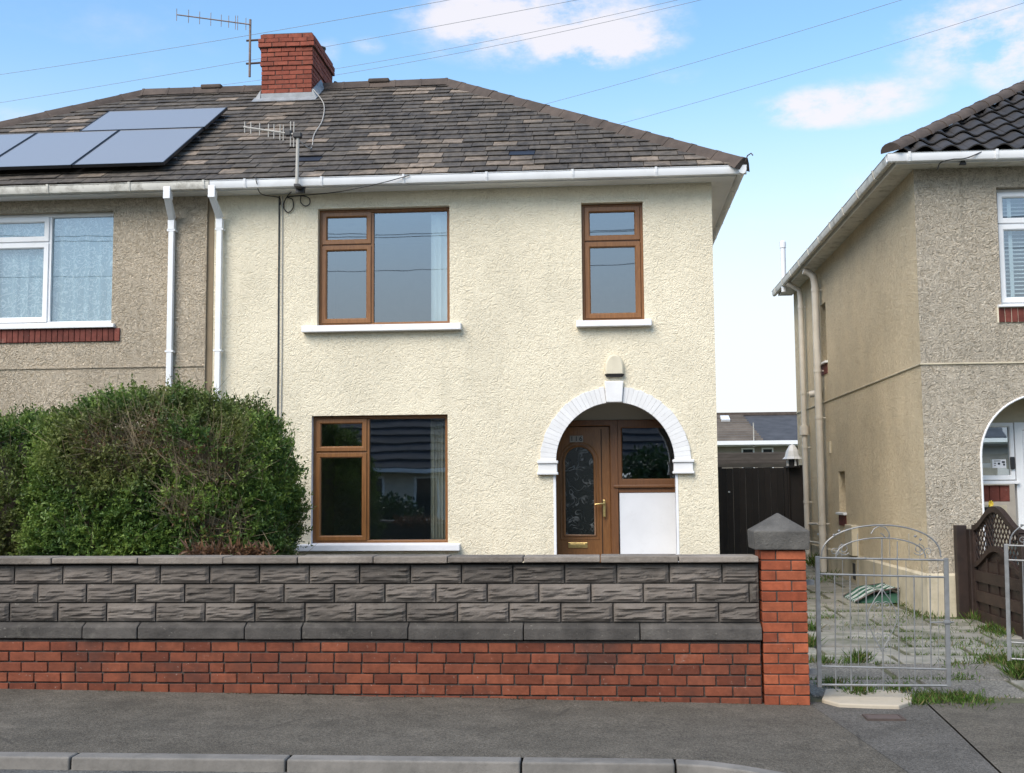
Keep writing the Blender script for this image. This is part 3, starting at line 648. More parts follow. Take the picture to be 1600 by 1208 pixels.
m = MB(); m.box(-.487, -.243, YD-.004, YD+.02, .846, .916); m.build('letter_plate', 'brass', door, .005)
m = MB(); m.box(-.46, -.27, YD-.010, YD+.0, .862, .900); m.build('letter_flap', 'brass', door, .003)
hx = -.026; m = MB(); m.box(hx-.017, hx+.017, YD-.042, YD-.028, 1.234, 1.452); m.build('handle_plate', 'brass', door, .008)
m = MB(); m.tube([(hx, YD-.03, 1.408), (hx, YD-.085, 1.408), (hx-.03, YD-.092, 1.404), (hx-.115, YD-.088, 1.396)], .0105, 8); m.build('handle', 'brass', door, smooth=True)
for i, chh in enumerate('116'):
    xx = -.425+.057*i; m = MB(); m.box(xx-.028, xx+.028, YD-.001, YD+.014, 2.187, 2.271); m.build('number_tile', 'number_tile', door, .003)
    text_mesh(door, chh, .085, (xx, YD-.003, 2.229), 'black_plastic')
# side light and white panel
SX0, SX1 = DX1+.002, x1-.004
ring(MB(), DR, (SX0, SX1, 1.60, DZ1), (SX0+.055, SX1-.055, 1.715, DZ1-.105), -.02, .06, .012).build('side_light', 'dark_upvc', house, .003)
m = MB(); m.box(SX0+.04, SX1-.04, YD+.02, YD+.04, 1.7, DZ1-.09); m.build('pane', 'glass', house)
m = MB(); m.box(SX0-.06, SX1, YD-.05, YD+.05, 1.600, 1.64); m.build('side_light_sill', 'dark_upvc', house, .01)
m = MB(); m.box(SX0-.03, SX1, YD-.012, YD+.05, 1.54, 1.598); m.build('side_light_rail', 'dark_upvc', house, .004)
m = MB(); m.box(SX0+.012, SX1, YD-.004, YD+.06, .3, 1.538); m.build('white_panel', 'white_panel', house, .004)
room(house, DR, (x0+.1, x1-.1, 1.0, 2.4), .1, 3, ext=.1)
# --- tan half: windows, string course, shadow strip at the joint
TW = (-8.6, -6.265, 3.745, 5.21); TL = (-8.6, -6.9, .95, 2.53)
TF = lambda u, d, z: Vector((u, YF-.03+d, z))
m = wall_sheet(MB(), TF, -11.2, -5.03, 0, 5.42, [TW]); reveal(m, TF, TW, .13); m.poly([TF(-5.03, 0, 0), TF(-5.03, .03, 0), TF(-5.03, .03, 5.42), TF(-5.03, 0, 5.42)])
m.poly([(-11.2, YF-.03, 0), (-11.2, YF+7.6, 0), (-11.2, YF+7.6, 5.42), (-11.2, YF-.03, 5.42)])
m.build('wall', 'tan_roughcast', tanh)
m = MB(); m.box(-5.03, XPT-.001, YF-.008, YF+.05, 0, 5.42); m.build('joint_shadow_strip', 'gap_shadow', tanh)  # dark brown colour stands in for the shadow in the recess
m = MB(); m.tube([TF(-5.035, -.004, 0), TF(-5.035, -.004, 5.4)], .010, 6); m.build('corner_bead', 'tan_roughcast', tanh)
m = MB(); m.box(-11.2, -5.04, YF-.045, YF-.02, 3.168, 3.19); m.build('string_course', 'tan_roughcast', tanh, .006)
w = window(tanh, TF, TW, [(0, .27, .745, 1, 1), (0, .27, 0, .745, 1), (.27, .62, .745, 1, 1), (.27, .62, 0, .745, 1), (.62, 1, 0, 1, 0)], 'white_plastic', .1, .05, .062)
sill(w, TF, -8.7, -6.21, 3.685, 3.75, .06, .1, 'white_plastic')
m = MB(); n = 60
for i in range(n):
    ua = TW[0]+(TW[1]-TW[0])*i/n; ub = TW[0]+(TW[1]-TW[0])*(i+1)/n; f = lambda u: .195+.012*sin(u*38)+.004*sin(u*91)
    m.poly([TF(ua, f(ua), 3.77), TF(ub, f(ub), 3.77), TF(ub, f(ub), 5.2), TF(ua, f(ua), 5.2)])
m.build('net_curtain', 'net', w, smooth=True); room(tanh, TF, TW, .3, 2.5)
x = -8.6
while x < -6.2: laybrick(tanh, (x+.037, YF-.028, 3.594), .068, .05, .165, 'soldier_brick', j=.5); x += .0745
m = MB(); m.box(-8.62, -6.19, YF-.034, YF+.02, 3.51, 3.685); m.build('brick_bed', 'mortar', tanh)
# --- eaves
def eaves(parent, x0, x1, hipend, wm='white_plastic', gm=None, sf='white_plastic'):
    m = MB(); m.box(x0, x1+(.0 if not hipend else .27), YF-.27, YF-.25, 5.362, 5.50); m.build('fascia', wm, parent, .003)
    m = MB(); m.box(x0, x1+(.0 if not hipend else .25), YF-.25, YF, 5.366, 5.376); m.build('soffit', sf, parent)
    prof = [(0, 0), (-.012, -.05), (-.04, -.088), (-.075, -.1), (-.1, -.09), (-.115, -.05), (-.116, -.004), (-.124, .004), (-.116, .01), (-.108, .004), (-.105, -.045), (-.09, -.08), (-.04, -.078), (-.012, -.004)]
    g = MB(); g.sweep(prof, (x0, YF-.268, 5.462), (x1+(.39 if hipend else 0), YF-.268, 5.462), Vector((0, 1, 0)), Vector((0, 0, 1)))
    gut = g.build('gutter', gm or wm, parent, smooth=True)
    x = x0+.45
    while x < x1:
        m = MB(); m.sweep([(0, .012), (-.012, -.058), (-.04, -.096), (-.08, -.108), (-.108, -.096), (-.124, -.05), (-.132, .014)], (x-.014, YF-.268, 5.462), (x+.014, YF-.268, 5.462), Vector((0, 1, 0)), Vector((0, 0, 1))); m.build('gutter_bracket', gm or wm, gut)
        x += 1.0+jit(.08)
    return gut
eaves(house, XPT+.06, XR, True); eaves(tanh, -11.4, XPT+.05, False, 'white_plastic', 'old_white_plastic')
m = MB(); m.box(XR+.25, XR+.27, YF-.25, YF+7.8, 5.362, 5.50); m.build('fascia', 'white_plastic', house)
m = MB(); m.box(XR, XR+.25, YF-.25, YF+7.8, 5.368, 5.378); m.build('soffit', 'white_plastic', house)
g = MB(); g.sweep([(0, 0), (.012, -.05), (.04, -.088), (.075, -.1), (.1, -.09), (.115, -.05), (.122, .006)], (XR+.268, YF-.392, 5.462), (XR+.268, YF+7.8, 5.462), Vector((1, 0, 0)), Vector((0, 0, 1)))
gs = g.build('gutter', 'white_plastic', house, smooth=True)
for yy in (14.9, 15.9, 16.9, 17.9, 19, 20):
    m = MB(); m.sweep([(0, .012), (.04, -.098), (.08, -.108), (.124, -.05), (.132, .014)], (XR+.268, yy, 5.462), (XR+.268, yy+.03, 5.462), Vector((1, 0, 0)), Vector((0, 0, 1))); m.build('gutter_bracket', 'white_plastic', gs)
# --- slated roof shared by the pair, split at the party line
HX0 = 2*XPT-EX
def hipR(h): return EX-h
def hipL(h): return HX0+h
for own, xa, xb in ((house, XPT, None), (tanh, None, XPT)):
    m = MB()
    fp = [roofp(XPT, 0, -.01), roofp(EX if own is house else HX0, 0, -.01), roofp(EX-RUN if own is house else HX0+RUN, RUN, -.01), roofp(XPT, RUN, -.01)]
    m.poly(fp); X = EX if own is house else HX0; Xr = EX-RUN if own is house else HX0+RUN
    m.poly([(X, EY, EZ-.01), (X, EY+2*RUN, EZ-.01), (Xr, EY+RUN, RZ-.01)]); m.poly([(XPT, EY+2*RUN, EZ-.01), (X, EY+2*RUN, EZ-.01), (Xr, EY+RUN, RZ-.01), (XPT, EY+RUN, RZ-.01)])
    rf = m.build('roof', 'slate', own)
    own_roof = rf
    if own is house: roofM = rf
    else: roofT = rf
G, SWD = .222*cos(TH), .305
sl_M, sl_T = [], []
nrow = int(RUN/G)+1
new_at = [(-1.013, 14.626), (-3.803, 14.63)]
for r in range(nrow):
    h0 = r*G; h1 = min(h0+G*1.55, RUN-.01); off = (.5 if r % 2 else 0)*SWD+jit(.04)
    if h0 > RUN-.08: break
    x = -10.2+off
    while x < EX:
        w = SWD*random.uniform(.9, 1.1); x1 = x+w
        a0, a1 = max(x, hipL(h0)), min(x1, hipR(h0)); b0, b1 = max(x, hipL(h1)), min(x1, hipR(h1))
        if a1-a0 > .04:
            b1 = max(b1, b0+.005); g = .004; hh = h0+jit(.012); hh2 = hh+jit(.009); n0 = .026+jit(.003)+abs(jit(.008)); n1 = .004
            P_ = [roofp(a0+g, hh, n0-.009), roofp(a1-g, hh2, n0-.009), roofp(max(b1-g, b0+.004), h1, n1-.008), roofp(b0+g, h1, n1-.008), roofp(a0+g, hh, n0), roofp(a1-g, hh2, n0), roofp(max(b1-g, b0+.004), h1, n1), roofp(b0+g, h1, n1)]
            ((sl_M if (x+x1)/2 > XPT else sl_T)).append((h0, P_, any(a0 < q[0] <= a1 and h0 <= q[1]-EY < h0+G for q in new_at)))
        x = x1
for rf, lst, own in ((roofM, sl_M, house), (roofT, sl_T, tanh)):
    rest = MB(); tones = []
    lst.sort(key=lambda q: q[0])
    for i, (h0, P_, nw) in enumerate(lst):
        if i < 300 or nw: MB().hexa(P_).build('slate', 'new_slate' if nw else 'slate', rf)
        else: rest.hexa(P_); tones += [random.random()]*8
    if rest.v:
        o = rest.build('slate_courses', 'slate', rf); o['kind'] = 'stuff'
        at = o.data.attributes.new('tone', 'FLOAT', 'POINT'); at.data.foreach_set('value', tones)
# ridge and hip tiles
def ridge_run(parent, a, b, L_, mat='ridge', r=.135, kind='V', name='ridge_tile'):
    a = Vector(a); b = Vector(b); d = (b-a); n = max(1, round(d.length/L_)); t = d.normalized(); side = t.cross(Vector((0, 0, 1))).normalized(); upv = side.cross(t).normalized()
    Lr = d.length/n
    prof = [(-r, -.09), (-r*.6, -.005), (-r*.25, .05), (r*.25, .05), (r*.6, -.005), (r, -.09)] if kind == 'V' else [(r*cos(pi*i/8), r*.8*sin(pi*i/8)-.03) for i in range(9)]
    m = MB(); k = len(prof)
    for q, sc in ((0, 1.08), (.09, 1.08), (.091, 1.0), (1.04, .97)):
        m.v += [Vector((u*sc, q*Lr, w*sc)) for u, w in prof]
    for q in range(3):
        for i in range(k-1): m.f.append((q*k+i, q*k+i+1, (q+1)*k+i+1, (q+1)*k+i))
    m.f.append(tuple(range(k))); me = m.mesh(name, mat, smooth=(kind != 'V'))
    R = Matrix((side, t, upv)).transposed()
    for i in range(n):
        put(name, me, parent, a+t*(Lr*i)+Vector((jit(.004), 0, jit(.005))), R)
ridge_run(roofM, (EX+.02, EY-.02, EZ+.035), (EX-RUN, EY+RUN, RZ+.045), .44)
ridge_run(roofM, (EX-RUN, EY+RUN, RZ+.045), (XPT, EY+RUN, RZ+.04), .42)
ridge_run(roofT, (HX0, EY, EZ+.035), (HX0+RUN, EY+RUN, RZ+.045), .44)
ridge_run(roofT, (HX0+RUN, EY+RUN, RZ+.045), (XPT, EY+RUN, RZ+.04), .42)
for xx in (PY(593, 136, EY+RUN).x,): m = MB(); m.box(xx-.17, xx+.17, EY+RUN-.1, EY+RUN+.1, RZ+.05, RZ+.12); m.build('ridge_vent', 'ridge', roofM, .02)
xx = PY(332, 140, EY+RUN).x; m = MB(); m.box(xx-.17, xx+.17, EY+RUN-.1, EY+RUN+.1, RZ+.05, RZ+.12); m.build('ridge_vent', 'ridge', roofT, .02)
m = MB(); m.tube([(EX+.03, EY-.06, EZ+.03), (EX+.05, EY-.09, EZ+.09), (EX+.09, EY-.12, EZ+.11), (EX+.11, EY-.13, EZ+.08)], .008, 6); m.build('hip_iron', 'rusty_iron', roofM)
# --- chimney on the party wall
YC0, YC1, CX0, CX1 = 17.60, 18.92, -5.325, -4.51
chim = MB().box(CX0+.012, CX1-.012, YC0+.012, YC1-.012, 7.5, 8.80).build('chimney', 'mortar', house)
CH = .0738; z = 7.825; rowsz = 13
prj = {0: 0, 1: 0, 2: 0, 3: 0, 4: 0, 5: 0, 6: .018, 7: .012, 8: .012, 9: .012, 10: .045, 11: .045, 12: .016}
zb = z-3*CH
for r in range(-3, rowsz):
    e = prj.get(r, 0); zc = z+CH*(r+.5); x0_, x1_, y0_, y1_ = CX0-e, CX1+e, YC0-e, YC1+e; BL = .2255
    def run(a, b, f, stag):
        p = a; first = True
        while p < b-.01:
            w = BL/2 if (first and stag) else BL; first = False; q = min(p+w, b)
            if b-q < .05: q = b
            f(p, q); p = q
    run(x0_, x1_, lambda p, q: laybrick(chim, ((p+q)/2, y0_+.051, zc), q-p-.009, .102, CH-.010, 'chimney_brick', j=1.5), r % 2)
    run(y0_+.104, y1_, lambda p, q: laybrick(chim, (x1_-.051, (p+q)/2, zc), q-p-.009, .102, CH-.010, 'chimney_brick', pi/2, j=1.5), r % 2 == 0)
    if r >= 0: run(y0_+.104, y1_, lambda p, q: laybrick(chim, (x0_+.051, (p+q)/2, zc), q-p-.009, .102, CH-.010, 'chimney_brick', pi/2, j=1.5), r % 2 == 0)
    if e: m = MB(); m.box(x0_+.012, x1_-.012, y0_+.012, y1_-.012, zc-CH/2+.004, zc+CH/2-.004); m.build('corbel_core', 'mortar', chim)
m = MB(); m.hexa([(CX0, YC0, 8.78), (CX1, YC0, 8.78), (CX1, YC1, 8.78), (CX0, YC1, 8.78), (CX0+.2, YC0+.25, 8.84), (CX1-.2, YC0+.25, 8.84), (CX1-.2, YC1-.25, 8.84), (CX0+.2, YC1-.25, 8.84)]); m.build('flaunching', 'mortar', chim)
m = MB(); m.lathe([(.10, 8.70), (.105, 8.86), (.10, 8.90), (.115, 8.91), (.115, 8.93), (.08, 8.93)], (CX1-.14, YC1-.32, 0), 14); m.build('chimney_pot', 'cap_stone', chim, smooth=True)
# lead flashing
m = MB(); m.box(CX0-.02, CX1+.02, YC0-.022, YC0-.004, roofp(0, YC0-EY).z-.02, 7.822); m.build('flashing', 'lead', chim, .004)
m = MB(); a, b = roofp(CX0-.1, YC0-EY-.16, .035), roofp(CX1+.1, YC0-EY-.16, .035); c2_, d2_ = roofp(CX1+.1, YC0-EY+.02, .04), roofp(CX0-.1, YC0-EY+.02, .04)
m.hexa([v-NRM*.012 for v in (a, b, c2_, d2_)]+[a, b, c2_, d2_]); m.build('flashing', 'lead', chim)
for i in range(4):
    y0 = YC0-.02+i*.14; m = MB(); zr = EZ+SL*(y0-EY); m.hexa([(CX1+.004, y0, zr-.05), (CX1+.09, y0-.03, zr+.025), (CX1+.09, y0+.13, zr+.11), (CX1+.004, y0+.13, zr+.02), (CX1+.004, y0, zr+.16), (CX1+.014, y0, zr+.16), (CX1+.014, y0+.135, zr+.245), (CX1+.004, y0+.135, zr+.245)]); m.build('flashing', 'lead', chim)
m = MB(); m.hexa([(CX0-.09, YC0-.05, roofp(0, YC0-EY).z+.0), (CX0, YC0-.05, roofp(0, YC0-EY).z), (CX0, YC0+.3, 7.95), (CX0-.09, YC0+.3, 7.93), (CX0-.014, YC0-.02, 7.86), (CX0-.003, YC0-.02, 7.86), (CX0-.003, YC0+.3, 8.05), (CX0-.014, YC0+.3, 8.05)]); m.build('flashing', 'lead', chim)
for zz in (8.08, 8.44): m = MB(); m.tube([(CX1+.02, YC1+.05, zz+.35), (CX1+.16, YC1+.08, zz+.35)], .01, 5); 
m = MB(); m.tube([(CX1+.03, YC1-.02, 8.40), (CX1+.05, YC1+.02, 8.47), (CX1+.09, YC1+.02, 8.45)], .014, 5); m.tube([(CX1+.0, YC1-.01, 8.36), (CX1+.17, YC1+.02, 8.355)], .010, 5); m.build('iron_bracket', 'rusty_iron', chim)
# --- downpipes
def downpipe(parent, xp, xo, mat='white_plastic'):
    m = MB(); m.box(xo-.045, xo+.045, YF-.385, YF-.28, 5.255, 5.41); dp = m.build('downpipe', mat, parent, .006)
    m = MB(); m.hexa([(xo-.036, YF-.375, 5.19), (xo+.036, YF-.375, 5.19), (xo+.036, YF-.29, 5.19), (xo-.036, YF-.29, 5.19), (xo-.036, YF-.375, 5.2), (xo+.036, YF-.375, 5.2), (xo+.036, YF-.29, 5.2), (xo-.036, YF-.29, 5.2)])
    m = MB(); m.hexa([(xp-.036, YF-.125, 5.04), (xp+.036, YF-.125, 5.04), (xp+.036, YF-.04, 5.09), (xp-.036, YF-.04, 5.09), (xo-.038, YF-.375, 5.262), (xo+.038, YF-.375, 5.262), (xo+.038, YF-.29, 5.262), (xo-.038, YF-.29, 5.262)]); m.build('swan_neck', mat, dp, .005)
    m = MB(); m.box(xp-.034, xp+.034, YF-.118, YF-.05, .15, 5.06); m.build('pipe', mat, dp, .006)
    m = MB(); m.box(xp-.042, xp+.042, YF-.126, YF-.042, 4.92, 5.05); m.build('collar', mat, dp, .004)
    for zz in (4.9, 3.35, 1.9): m = MB(); m.box(xp-.052, xp+.052, YF-.122, YF-.03, zz, zz+.022); m.build('pipe_clip', mat, dp)
downpipe(tanh, -5.47, -5.435); downpipe(house, -4.845, -4.86)
# --- alarm box above the keystone
t = thing('alarm_box', 'cream domed alarm box with black base above the keystone', 'alarm box', (.125, YF-.02, 2.96))
m = MB(); prof = [(-.118, 2.99)]+[(-.118*cos(pi*i/16), 3.08+.165*sin(pi*i/16)) for i in range(17)]+[(.118, 2.99)]
n = len(prof); m.v += [Vector((.125+x*1.0, YF-.002, z)) for x, z in prof]+[Vector((.125+x*.97, YF-.05, 2.99+(z-2.99)*.97)) for x, z in prof]+[Vector((.125+x*.82, YF-.072, 2.995+(z-2.99)*.86)) for x, z in prof]
for q in range(2): m.f += [(q*n+i, q*n+(i+1) % n, (q+1)*n+(i+1) % n, (q+1)*n+i) for i in range(n)]
m.f.append(tuple(range(2*n, 3*n))); m.build('cover', 'cream_smooth', t, .004)
m = MB(); m.hexa([(.03, YF-.05, 2.958), (.22, YF-.05, 2.958), (.22, YF, 2.958), (.03, YF, 2.958), (.005, YF-.082, 2.988), (.245, YF-.082, 2.988), (.245, YF, 2.988), (.005, YF, 2.988)]); m.build('base', 'black_plastic', t)
# ================================================================== ROOF FIXTURES
def solar(c, label):      # c: BL, BR, TR, TL in (x,h)
    t = thing('solar_panel', label, 'solar panel', roofp(c[0][0], c[0][1], .1), 'solar panels on the tan house roof')
    (x0, h0), (x1, _), (_, h1), _ = c; f = lambda u, d, z: roofp(u, z, .15-d)
    ring(MB(), f, (x0, x1, h0, h1), (x0+.018, x1-.018, h0+.015, h1-.015), 0, .04, .002).build('frame', 'panel_frame', t)
    m = MB(); m.box(x0+.016, x1-.016, .004, .02, h0+.013, h1-.013, f); m.build('cell_sheet', 'solar_cell', t)
    for hh in (h0+.3, h1-.3): m = MB(); m.box(x0-.03, x1+.05, .045, .085, hh-.02, hh+.02, f); m.build('mounting_rail', 'panel_frame', t)
H0, H1, H2 = .31, 1.755, 2.74
solar([(-6.785, H0), (-5.575, H0), (-5.575, H1), (-6.785, H1)], 'upright solar panel in the bottom row, next to the party line')
solar([(-7.995, H0), (-6.80, H0), (-6.80, H1), (-7.995, H1)], 'upright solar panel in the bottom row, second from its right end')
solar([(-9.205, H0), (-8.01, H0), (-8.01, H1), (-9.205, H1)], 'upright solar panel at the left edge, cut off by the frame')
solar([(-7.39, H1+.02), (-5.56, H1+.02), (-5.56, H2), (-7.39, H2)], 'solar panel lying crosswise above the bottom row of panels')
# chimney aerial
mx_ = -5.59; my_ = 17.85
t = thing('tv_aerial', 'long rusty TV aerial on a mast strapped to the chimney', 'aerial', (mx_, my_, 8.2))
m = MB(); m.tube([(mx_, my_, 8.2), (mx_, my_, 9.15)], .02, 8); m.build('mast', 'aerial_metal', t)
bm0, bm1 = Vector((-6.80, my_-.02, 9.27)), Vector((-5.57, my_-.02, 9.055)); m = MB(); m.tube([bm0, bm1], .010, 6); m.build('boom', 'aerial_metal', t)
for f_, hh in ((0, .1), (.16, .11), (.31, .105), (.46, .11), (.6, .1), (.70, .1), (.79, .115), (.82, .12), (.93, .1)):
    p = bm0.lerp(bm1, f_); m = MB(); m.tube([p-Vector((0, 0, hh)), p+Vector((0, 0, hh))], .0055, 5); m.build('element', 'aerial_metal', t)
for zz in (8.80, 8.42): m = MB(); m.tube([(mx_-.06, my_, zz), (mx_+.12, my_, zz+.005), (CX0-.04, my_, zz-.01 if zz > 8.6 else zz+.01)], .017, 6); m.build('arm', 'rusty_iron', t)
m = MB(); m.tube([(CX0-.09, my_, 8.8), (CX0-.06, my_, 8.62), (CX0-.05, my_, 8.43)], .013, 6); m.build('strap', 'rusty_iron', t)
# eaves aerial
mx2, my2 = -3.755, 13.95
t = thing('tv_aerial', 'small TV aerial on a pale pole rising from the gutter', 'aerial', (mx2, my2, 5.3))
m = MB(); m.tube([(mx2, my2, 5.36), (mx2+.008, my2, 5.98)], .021, 8); m.build('mast', 'cable_grey', t)
m = MB(); m.box(mx2-.03, mx2+.04, my2-.03, my2+.19, 5.34, 5.37); m.box(mx2-.05, mx2+.06, my2+.13, YF-.272, 5.30, 5.40); m.build('bracket', 'black_plastic', t)
b0, b1 = Vector((-4.43, my2-.02, 6.11)), Vector((-3.73, my2-.02, 5.985)); m = MB(); m.tube([b0, b1], .012, 6); m.build('boom', 'cable_grey', t)
m = MB(); m.box(-3.80, -3.70, my2-.04, my2+.04, 5.955, 6.02); m.build('clamp', 'black_plastic', t, .008); m = MB(); m.box(-3.90, -3.83, my2-.05, my2+.03, 5.98, 6.05); m.build('junction_box', 'black_plastic', t, .008)
for f_, hh in ((.02, .07), (.13, .075), (.29, .08), (.45, .085), (.55, .09), (.66, .1), (.72, .1), (.85, .16), (.91, .16)):
    p = b0.lerp(b1, f_); m = MB(); m.tube([p-Vector((0, 0, hh)), p+Vector((0, 0, hh))], .007, 5); m.build('element', 'cable_grey', t)
def cable(name, pts, r, mat, label, n=8):
    P_ = [Vector(p) for p in pts]; out = []
    for i in range(len(P_)-1):
        a, b, c, d = P_[max(i-1, 0)], P_[i], P_[i+1], P_[min(i+2, len(P_)-1)]
        for q in range(n):
            s = q/n; out.append(.5*((2*b)+(c-a)*s+(2*a-5*b+4*c-d)*s*s+(3*b-a-3*c+d)*s**3))
    out.append(P_[-1]); m = MB(); m.tube(out, r, 5); return tag(m.build(name, mat, None, smooth=True), label, 'cable')
c0 = [(PY(437, 318, YF-.012).x, YF-.012, z) for z in (5.34, 4.2, 3.3, 2.2, 1.2, .25)]
c0 = [(x+jit(.006), y, z) for x, y, z in c0]
cable('wall_cable', c0, .0095, 'cable_black', 'black cable running straight down the cream wall beside the downpipe')
cable('wall_cable', [(x+.045+jit(.004), y, z) for x, y, z in c0], .007, 'cable_grey', 'thin pale cable running down the cream wall beside the black one')
yy = YF-.02
def pf(x, y, Y): return PY(x, y, Y)
cable('cable_loop', [pf(466, 290, YF-.27), pf(452, 303, YF-.06), pf(445, 314, yy), pf(443, 324, yy), pf(450, 332, yy), pf(458, 325, yy), pf(457, 312, yy), pf(449, 308, yy), pf(468, 306, yy), pf(482, 309, yy), pf(484, 318, yy), pf(477, 322, yy), pf(470, 316, yy), pf(470, 307, yy)], .007, 'cable_black', 'black cable coiled in two loops under the eaves by the aerial')
cable('gutter_cable', [pf(400, 276, YF-.40), pf(401, 285, YF-.40), pf(408, 303, YF-.2), pf(436, 309, YF-.01), pf(438, 320, YF-.015)], .006, 'cable_black', 'thin black cable drooping from the gutter to the wall left of the aerial')
cable('gutter_cable', [pf(466, 306, YF-.03), pf(520, 301, YF-.2), pf(560, 294, YF-.41), pf(600, 285, YF-.42), pf(640, 274, YF-.40)], .006, 'cable_black', 'thin black cable slanting up along the gutter right of the aerial')
cable('roof_cable', [roofp(-3.85, .42, .07)+Vector((0, -.2, .25)), roofp(-3.86, 1.0, .045), roofp(-3.95, 1.5, .04), roofp(-3.98, 1.75, .04), roofp(-4.02, 2.3, .04), roofp(-4.2, 3.1, .05), Vector((CX1+.03, YC0-.03, 7.86))], .007, 'cable_grey', 'pale cable crossing the slates from the aerial to the chimney')
# ================================================================== RIGHT HOUSE
YR, XL = 14.2, 3.755
rh = thing('house', 'detached-looking pebbledash house at the right edge with dark tiled roof', 'house', (5.2, YR, 0), 'semi-detached houses on the street')
RF = lambda u, d, z: Vector((u, YR+d, z)); SD = lambda u, d, z: Vector((XL+d, u, z))
RW = (4.715, 6.3, 3.735, 5.155)
ARR = dict(cx=5.14, r=.735, spring=1.93, x0=4.3, x1=6.1, top=2.85)
m = wall_sheet(MB(), RF, XL, 9.8, .0, 5.45, [RW], [ARR]); reveal(m, RF, RW, .13); m.build('wall', 'grey_roughcast', rh)
NW, LWi, RC = (20.02, 20.5, 3.73, 4.73), (18.86, 19.37, 1.20, 1.845), (18.05, 18.5, .55, 1.02)
YB = 23.3
m = wall_sheet(MB(), SD, YR, YB, 0, 5.45, [NW, LWi, (20.6, 21.1, .8, 1.5)]); reveal(m, SD, NW, .14); reveal(m, SD, LWi, .14)
m.build('side_wall', 'buff_roughcast', rh)
for h_ in (NW, LWi, (20.6, 21.1, .8, 1.5)):
    w = window(rh, SD, h_, [(0, 1, 0, 1, 1)], 'white_plastic', .14, .04, .05); sill(w, SD, h_[0]-.06, h_[1]+.06, h_[2]-.05, h_[2]+.004, .055, .12, 'white_plastic')
    m = MB(); m.box(h_[0]-.02, h_[1]+.02, -.012, .02, h_[2]-.22, h_[2]-.052, SD); m.build('brick_panel', 'soldier_brick', rh)
    room(rh, SD, h_, .22, 1.2, ext=.02)
m = MB(); m.box(YR-.02, YB, -.016, .02, 3.03, 3.05, SD); m.box(XL-.016, 9.8, -.016, .02, 3.03, 3.05, RF); m.build('string_course', 'buff_smooth', rh, .006)
m = MB(); m.hexa([(XL-.03, YR-.03, 0), (4.40, YR-.03, 0), (4.40, YR+.1, 0), (XL-.03, YR+.1, 0), (XL-.03, YR-.03, .55), (4.40, YR-.03, .55), (4.40, YR-.001, .575), (XL-.03, YR-.001, .575)]); m.hexa([(XL-.028, YR-.002, 0), (XL+.1, YR-.002, 0), (XL+.1, YB, 0), (XL-.028, YB, 0), (XL-.028, YR-.002, .54), (XL-.001, YR-.002, .57), (XL-.001, YB, .57), (XL-.028, YB, .54)])
m.build('plinth', 'buff_smooth', rh)
m = MB(); m.box(18.15, 18.33, -.036, .02, .2, .44, SD); m.build('air_vent', 'black_plastic', rh)
m = MB(); m.box(18.0, 18.5, -.10, .02, .56, 1.02, SD); m.build('meter_box', 'buff_smooth', rh, .01)
m = MB(); m.box(19.9, 19.98, -.03, .02, 2.15, 2.35, SD); m.build('vent_cap', 'buff_smooth', rh, .008)
# front window with blinds
w = window(rh, RF, RW, [(0, .5, .70, 1, 1), (0, .5, 0, .70, 1), (.5, 1, .70, 1, 1), (.5, 1, 0, .70, 1)], 'white_plastic', .11, .045, .058)
sill(w, RF, 4.67, 6.36, 3.70, 3.745, .06, .1, 'white_plastic')
zz = 3.8
while zz < 5.12:
    m = MB(); m.hexa([RF(4.76, .22, zz), RF(6.26, .22, zz), RF(6.26, .262, zz+.022), RF(4.76, .262, zz+.022), RF(4.76, .22, zz+.003), RF(6.26, .22, zz+.003), RF(6.26, .262, zz+.025), RF(4.76, .262, zz+.025)]); m.build('blind_slat', 'blind', w); zz += .048
m = MB(); m.box(4.90, 4.945, .205, .21, 3.78, 5.1, RF); m.build('blind_tape', 'blind', w)
room(rh, RF, RW, .3, 2.2)
x = 4.675
while x < 6.3: laybrick(rh, (x+.036, YR+.004, 3.608), .068, .05, .17, 'soldier_brick', j=.4); x += .0745
m = MB(); m.box(4.66, 6.32, -.012, .02, 3.52, 3.7, RF); m.build('brick_bed', 'cream_smooth', rh)
# porch of the right house
A = ARR; pts = [(A['cx']-A['r'], .1)]+[(A['cx']-A['r']*cos(pi*i/28), A['spring']+A['r']*sin(pi*i/28)) for i in range(29)]+[(A['cx']+A['r'], .1)]
m = MB()
for (xa, za), (xb, zb) in zip(pts, pts[1:]): m.poly([RF(xa, -.004, za), RF(xb, -.004, zb), RF(xb, .11, zb), RF(xa, .11, za)])
m.build('arch_soffit', 'buff_smooth', rh, smooth=True)
m = MB(); m.tube([RF(x, -.006, z) for x, z in pts], .013, 6); m.build('arch_trim', 'white_plastic', rh, smooth=True)
PR = .55; xa, xb = A['cx']-A['r']-.12, A['cx']+A['r']+.12
m = MB(); m.poly([RF(xa, .11, .1), RF(xa, PR+.1, .1), RF(xa, PR+.1, 2.75), RF(xa, .11, 2.75)]); m.poly([RF(xb, .11, .1), RF(xb, PR+.1, .1), RF(xb, PR+.1, 2.75), RF(xb, .11, 2.75)])
m.poly([RF(xa, .11, 2.75), RF(xb, .11, 2.75), RF(xb, PR+.1, 2.75), RF(xa, PR+.1, 2.75)]); m.poly([RF(xa, PR, 2.36), RF(xb, PR, 2.36), RF(xb, PR, 2.75), RF(xa, PR, 2.75)]); m.poly([RF(xa, .11, .14), RF(xb, .11, .14), RF(xb, PR+.1, .14), RF(xa, PR+.1, .14)])
m.poly([RF(xa, PR, .14), RF(4.86, PR, .14), RF(4.86, PR, 1.36), RF(xa, PR, 1.36)]); m.build('porch_lining', 'buff_smooth', rh)
QF = lambda u, d, z: RF(u, PR+d, z)
